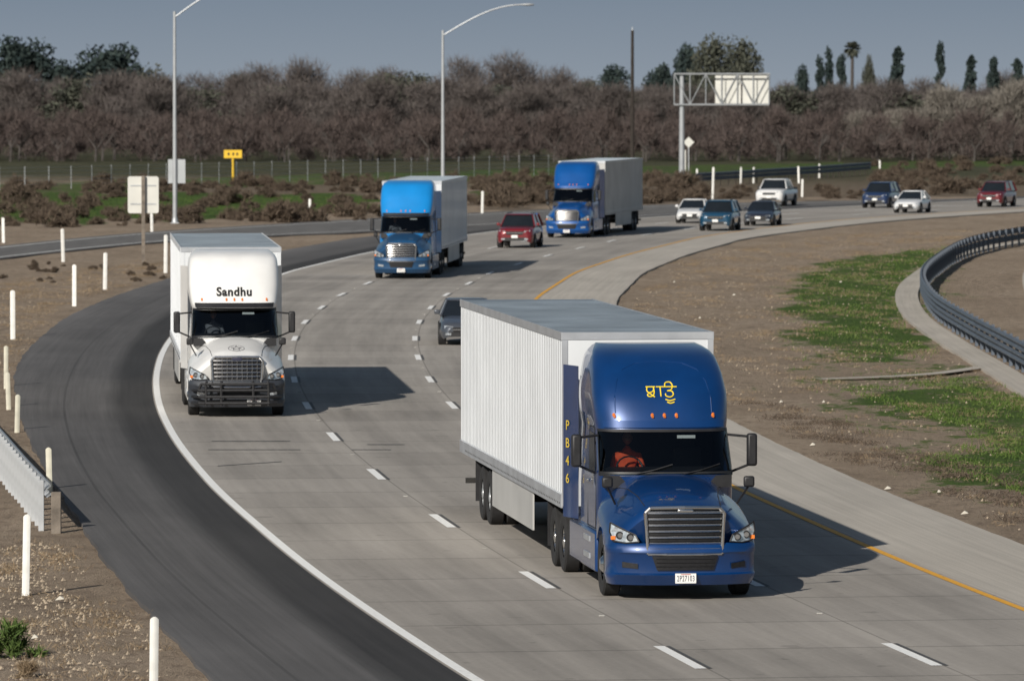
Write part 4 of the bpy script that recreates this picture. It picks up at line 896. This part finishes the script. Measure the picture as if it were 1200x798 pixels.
# ---------------------------------------------------------------- cars
def build_car(cf):
    px,py=cf['pix']; p=g(px,py); kind=cf['kind']; root=empty(cf.get('name','car'),(p.x,p.y,0),cf['rot'],cf['label'],cf.get('cat','car'),'cars on the highway')
    paint=pc('car_paint',cf['col'],cf.get('metal',.2))
    if kind=='sedan': L_=4.6;hw=.87;body=[(0,.60,.60,.3),(.06,.72,.68,.25),(.25,.82,.74,.2),(.9,.86,.86,.2),(1.35,.87,.93,.2),(2.5,.87,.95,.2),(3.7,.87,.97,.2),(4.3,.84,.95,.22),(4.56,.76,.88,.3),(4.6,.7,.7,.35)]; zb=.93;zr=1.43;f=(1.2,2.0);r_=(4.0,3.2);wy=(.9,3.6);wr=.33
    elif kind=='suv': L_=4.7;hw=.94;body=[(0,.68,.8,.4),(.05,.8,.95,.3),(.2,.9,1.02,.25),(.8,.94,1.08,.25),(1.3,.94,1.12,.25),(3,.94,1.12,.25),(4.3,.93,1.14,.25),(4.62,.88,1.1,.3),(4.7,.8,1.0,.4)]; zb=1.1;zr=1.72;f=(1.15,1.75);r_=(4.6,4.3);wy=(.9,3.7);wr=.37
    else: L_=5.8;hw=.99;body=[(0,.75,.9,.45),(.05,.88,1.05,.4),(.2,.96,1.12,.32),(.9,.99,1.2,.32),(1.4,.99,1.22,.32),(3.6,.99,1.22,.32),(5.6,.98,1.22,.35),(5.8,.95,1.2,.4)]; zb=1.2;zr=1.85;f=(1.4,1.95);r_=(3.9,3.7);wy=(1.0,4.6);wr=.40
    rows_=[]
    for y,w,zt,z0 in body:
        half=[(0,zt),(.5*w,zt-.005),(.82*w,zt-.035),(.94*w,zt-.10),(w,zt-.25),(w,(zt+z0)/2-.05),(.98*w,z0+.08),(.9*w,z0)]
        rows_.append([(-a,y,b) for a,b in half[::-1]]+[(a,y,b) for a,b in half[1:]])
    mb=MB(); mb.loft(rows_); mb.add(rows_[0],[tuple(range(len(rows_[0])))]); mb.add(rows_[-1],[tuple(range(len(rows_[-1])))][::-1]); mb.build('body',paint,root,ang=50)
    def rg(t,o=0):
        z=zb-.03+(zr-.06-zb+.03)*t; w=(hw-.04)+((hw-.24)-(hw-.04))*t+o; y0=f[0]+(f[1]-f[0])*t-o; y1=r_[0]+(r_[1]-r_[0])*t+o
        return z,w,y0,y1
    A=rg(0);B=rg(1)
    mb=MB(); mb.loft([[(w*k,y0+.16*k*k,z) for k in np.linspace(-.97,.97,9)] for (z,w,y0,y1) in (A,B)]); mb.build('windshield','carglass',root)
    mb=MB(); mb.loft([[(w*k,y1-.1*k*k,z) for k in np.linspace(-.95,.95,9)] for (z,w,y0,y1) in (A,B)]); mb.build('rear_window','carglass',root)
    for s_ in (-1,1):
        mb=MB(); mb.loft([[(s_*w,y0+.18,z),(s_*w,y1-.1,z)] for (z,w,y0,y1) in (A,B)]); mb.build('side_window','carglass',root)
        ym=(A[2]+A[3])/2+.05
        for p0,p1,ra,rb in (((s_*A[1]*.98,A[2]+.16,A[0]),(s_*B[1]*.98,B[2]+.16,B[0]),.045,.035),((s_*A[1],A[3]-.08,A[0]),(s_*B[1],B[3]-.08,B[0]),.08,.06),((s_*(A[1]+.005),ym,A[0]),(s_*(B[1]+.005),ym,B[0]),.035,.035)):
            mb=MB(); mb.tube(p0,p1,ra,rb,6); mb.build('pillar',paint,root)
        mb=MB(); c_=(s_*(hw+.08),f[0]+.4,zb+.08); mb.box(c_[0]-.09,c_[0]+.09,c_[1]-.06,c_[1]+.06,c_[2]-.06,c_[2]+.08); mb.build('mirror',paint if kind!='pickup' else 'black',root,bevel=.03)
        zl=body[1][2]-.12; w1=body[1][1]
        mb=MB(); mb.prism([(s_*(w1*.58),zl-.03),(s_*(w1*.98),zl-.02),(s_*(w1*1.0),zl+.08),(s_*(w1*.62),zl+.05)],lambda a,b:(a,.0+.1*(abs(a)/w1)**4-.015,b),(0,.15,0)); mb.build('headlight','lens',root,smooth=False)
        mb=MB(); mb.box(s_*.5,s_*.68,-.02,.05,body[0][3]+.03,body[0][3]+.1); mb.build('fog_lamp','lens',root,smooth=False)
        mb=MB(); mb.box(s_*(hw-.25),s_*(hw-.1),L_-.1,L_+.01,zb-.25,zb-.05); mb.build('tail_light','redlens',root,smooth=False)
        for y in wy:
            mb=MB(); mb.lathex((s_*(hw-.02),y,wr),[(0,.001),(s_*.025,wr+.05),(-s_*.2,wr+.05)],20); mb.build('wheel_arch','black',root)
            wheel(root,s_*(hw-.08),y,wr,.24,s_,False,'dullmetal')
    z,w,y0,y1=B; mb=MB(); rr=[]
    for k,(dz,sx_) in enumerate(((0,1.02),(.04,.97),(.065,.8),(.07,.3))):
        cxm=(y0+y1)/2; h_=(y1-y0)/2
        rr.append([(w*sx_*a,cxm+h_*(sx_*1.02)*b+(.14*a*a if b<0 else -.08*a*a),z+dz) for a,b in [(-1,-1),(-.6,-1),(-.2,-1),(.2,-1),(.6,-1),(1,-1),(1,0),(1,1),(.6,1),(.2,1),(-.2,1),(-.6,1),(-1,1),(-1,0)]])
    mb.loft(rr,True); mb.add(rr[-1],[tuple(range(14))]); mb.build('roof',paint,root,ang=60)
    zc=body[1][2]; mb=MB(); mb.prism([(-.42,zc-.26),(.42,zc-.26),(.46,zc-.1),(-.46,zc-.1)],lambda a,b:(a,-.02,b),(0,.05,0)); gr=mb.build('grille','darkmesh',root,smooth=False)
    mb=MB(); mb.box(-.44,.44,-.035,-.018,zc-.19,zc-.16); mb.build('grille_bar','chrome',gr,smooth=False)
    mb=MB(); z0=body[0][3]; mb.box(-.58,.58,-.012,.08,z0-.02,z0+.14); mb.build('bumper_intake','black',root,smooth=False)
    mb=MB(); mb.box(-.16,.16,-.045,-.03,z0+.12,z0+.26); mb.build('number_plate','plate',root,smooth=False)
    if kind=='pickup':
        mb=MB(); mb.box(-hw+.06,hw-.06,4.0,5.72,1.0,1.235); mb.build('cargo_bed','black',root,smooth=False)
    if kind=='suv':
        for s_ in (-1,1):
            mb=MB(); mb.path([(s_*(B[1]-.08),y0+.3,zr+.03),(s_*(B[1]-.08),y1-.2,zr+.03)],.02,6); mb.build('roof_rail','black',root)
    return root
def hd(y): return -math.atan(float(np.interp(y,yy,np.gradient(xx))))
def car(px,py,kind,col,label,rot=None,metal=.2,name='car',cat='car'):
    p=g(px,py); build_car(dict(pix=(px,py),kind=kind,col=col,label=label,rot=hd(p.y) if rot is None else math.radians(rot),metal=metal,name=name,cat=cat))
car(547,405,'sedan',(.09,.10,.12),'dark grey sedan half hidden behind the white foreground trailer',rot=.8,metal=.4)
car(603,291,'suv',(.17,.012,.018),'dark red sport utility car left of the royal blue far truck')
car(808,262,'sedan',(.68,.68,.68),'white sedan behind the blue sport utility car',rot=-8,metal=0)
car(838,271,'suv',(.01,.06,.12),'teal blue sport utility car right of the far truck trailer',rot=-9)
car(888,265,'sedan',(.025,.03,.045),'charcoal sedan in front of the white pickup',rot=-10)
car(901,242,'pickup',(.66,.66,.66),'white pickup truck farthest back beyond the charcoal sedan',rot=-13,metal=0,name='pickup_truck',cat='pickup truck')
car(1025,244,'suv',(.012,.03,.09),'dark blue sport utility car left of the white sedan at the right',rot=-14)
car(1061,250,'sedan',(.66,.67,.68),'white sedan at the right just ahead of the dark blue car',metal=0,rot=-15)
car(1159,243,'suv',(.13,.01,.015),'dark red sport utility car at the far right',rot=-17)
# ---------------------------------------------------------------- light, sky, camera
sd=Vector((3.3,6.6,-4.0)).normalized()
su=bpy.data.lights.new('sun','SUN'); su.energy=4.8; su.angle=math.radians(.5); su.color=(1,.94,.85)
so=bpy.data.objects.new('sun',su); C.objects.link(so); so.rotation_euler=sd.to_track_quat('-Z','Y').to_euler(); so.location=(0,0,60)
w=bpy.data.worlds.new('World'); bpy.context.scene.world=w; w.use_nodes=True; nt=w.node_tree; bg=nt.nodes['Background']
sk=nt.nodes.new('ShaderNodeTexSky'); sk.sky_type='NISHITA'; sk.sun_disc=False; sk.sun_elevation=math.asin(-sd.z); sk.sun_rotation=math.atan2(-sd.x,-sd.y); sk.air_density=1.2; sk.dust_density=1.0
tc=nt.nodes.new('ShaderNodeTexCoord'); sp=nt.nodes.new('ShaderNodeSeparateXYZ'); nt.links.new(tc.outputs['Generated'],sp.inputs[0])
mr=nt.nodes.new('ShaderNodeMapRange'); mr.interpolation_type='SMOOTHSTEP'; nt.links.new(sp.outputs[2],mr.inputs[0]); mr.inputs[1].default_value=.02; mr.inputs[2].default_value=.16; mr.inputs[3].default_value=1; mr.inputs[4].default_value=0
mrz=nt.nodes.new('ShaderNodeMapRange'); nt.links.new(sp.outputs[2],mrz.inputs[0]); mrz.inputs[1].default_value=0; mrz.inputs[2].default_value=.016
hz_=nt.nodes.new('ShaderNodeMix'); hz_.data_type='RGBA'; hz_.inputs[6].default_value=(5.2,6.1,7.2,1); hz_.inputs[7].default_value=(3.7,4.7,6.0,1); nt.links.new(mrz.outputs[0],hz_.inputs[0])
mx=nt.nodes.new('ShaderNodeMix'); mx.data_type='RGBA'; nt.links.new(mr.outputs[0],mx.inputs[0]); nt.links.new(sk.outputs[0],mx.inputs[6]); nt.links.new(hz_.outputs[2],mx.inputs[7])
nt.links.new(mx.outputs[2],bg.inputs[0]); bg.inputs[1].default_value=.05
cam=bpy.data.cameras.new('camera'); co=bpy.data.objects.new('camera',cam); C.objects.link(co); co.location=(0,0,H); co.rotation_euler=(math.pi/2-pitch,0,0)
cam.sensor_width=36; cam.lens=225; cam.clip_start=1; cam.clip_end=20000
cam.dof.use_dof=True; cam.dof.focus_distance=112; cam.dof.aperture_fstop=4.5
bpy.context.scene.camera=co
vs=bpy.context.scene.view_settings; vs.view_transform='Standard'; vs.look='None'; vs.exposure=0; vs.gamma=1
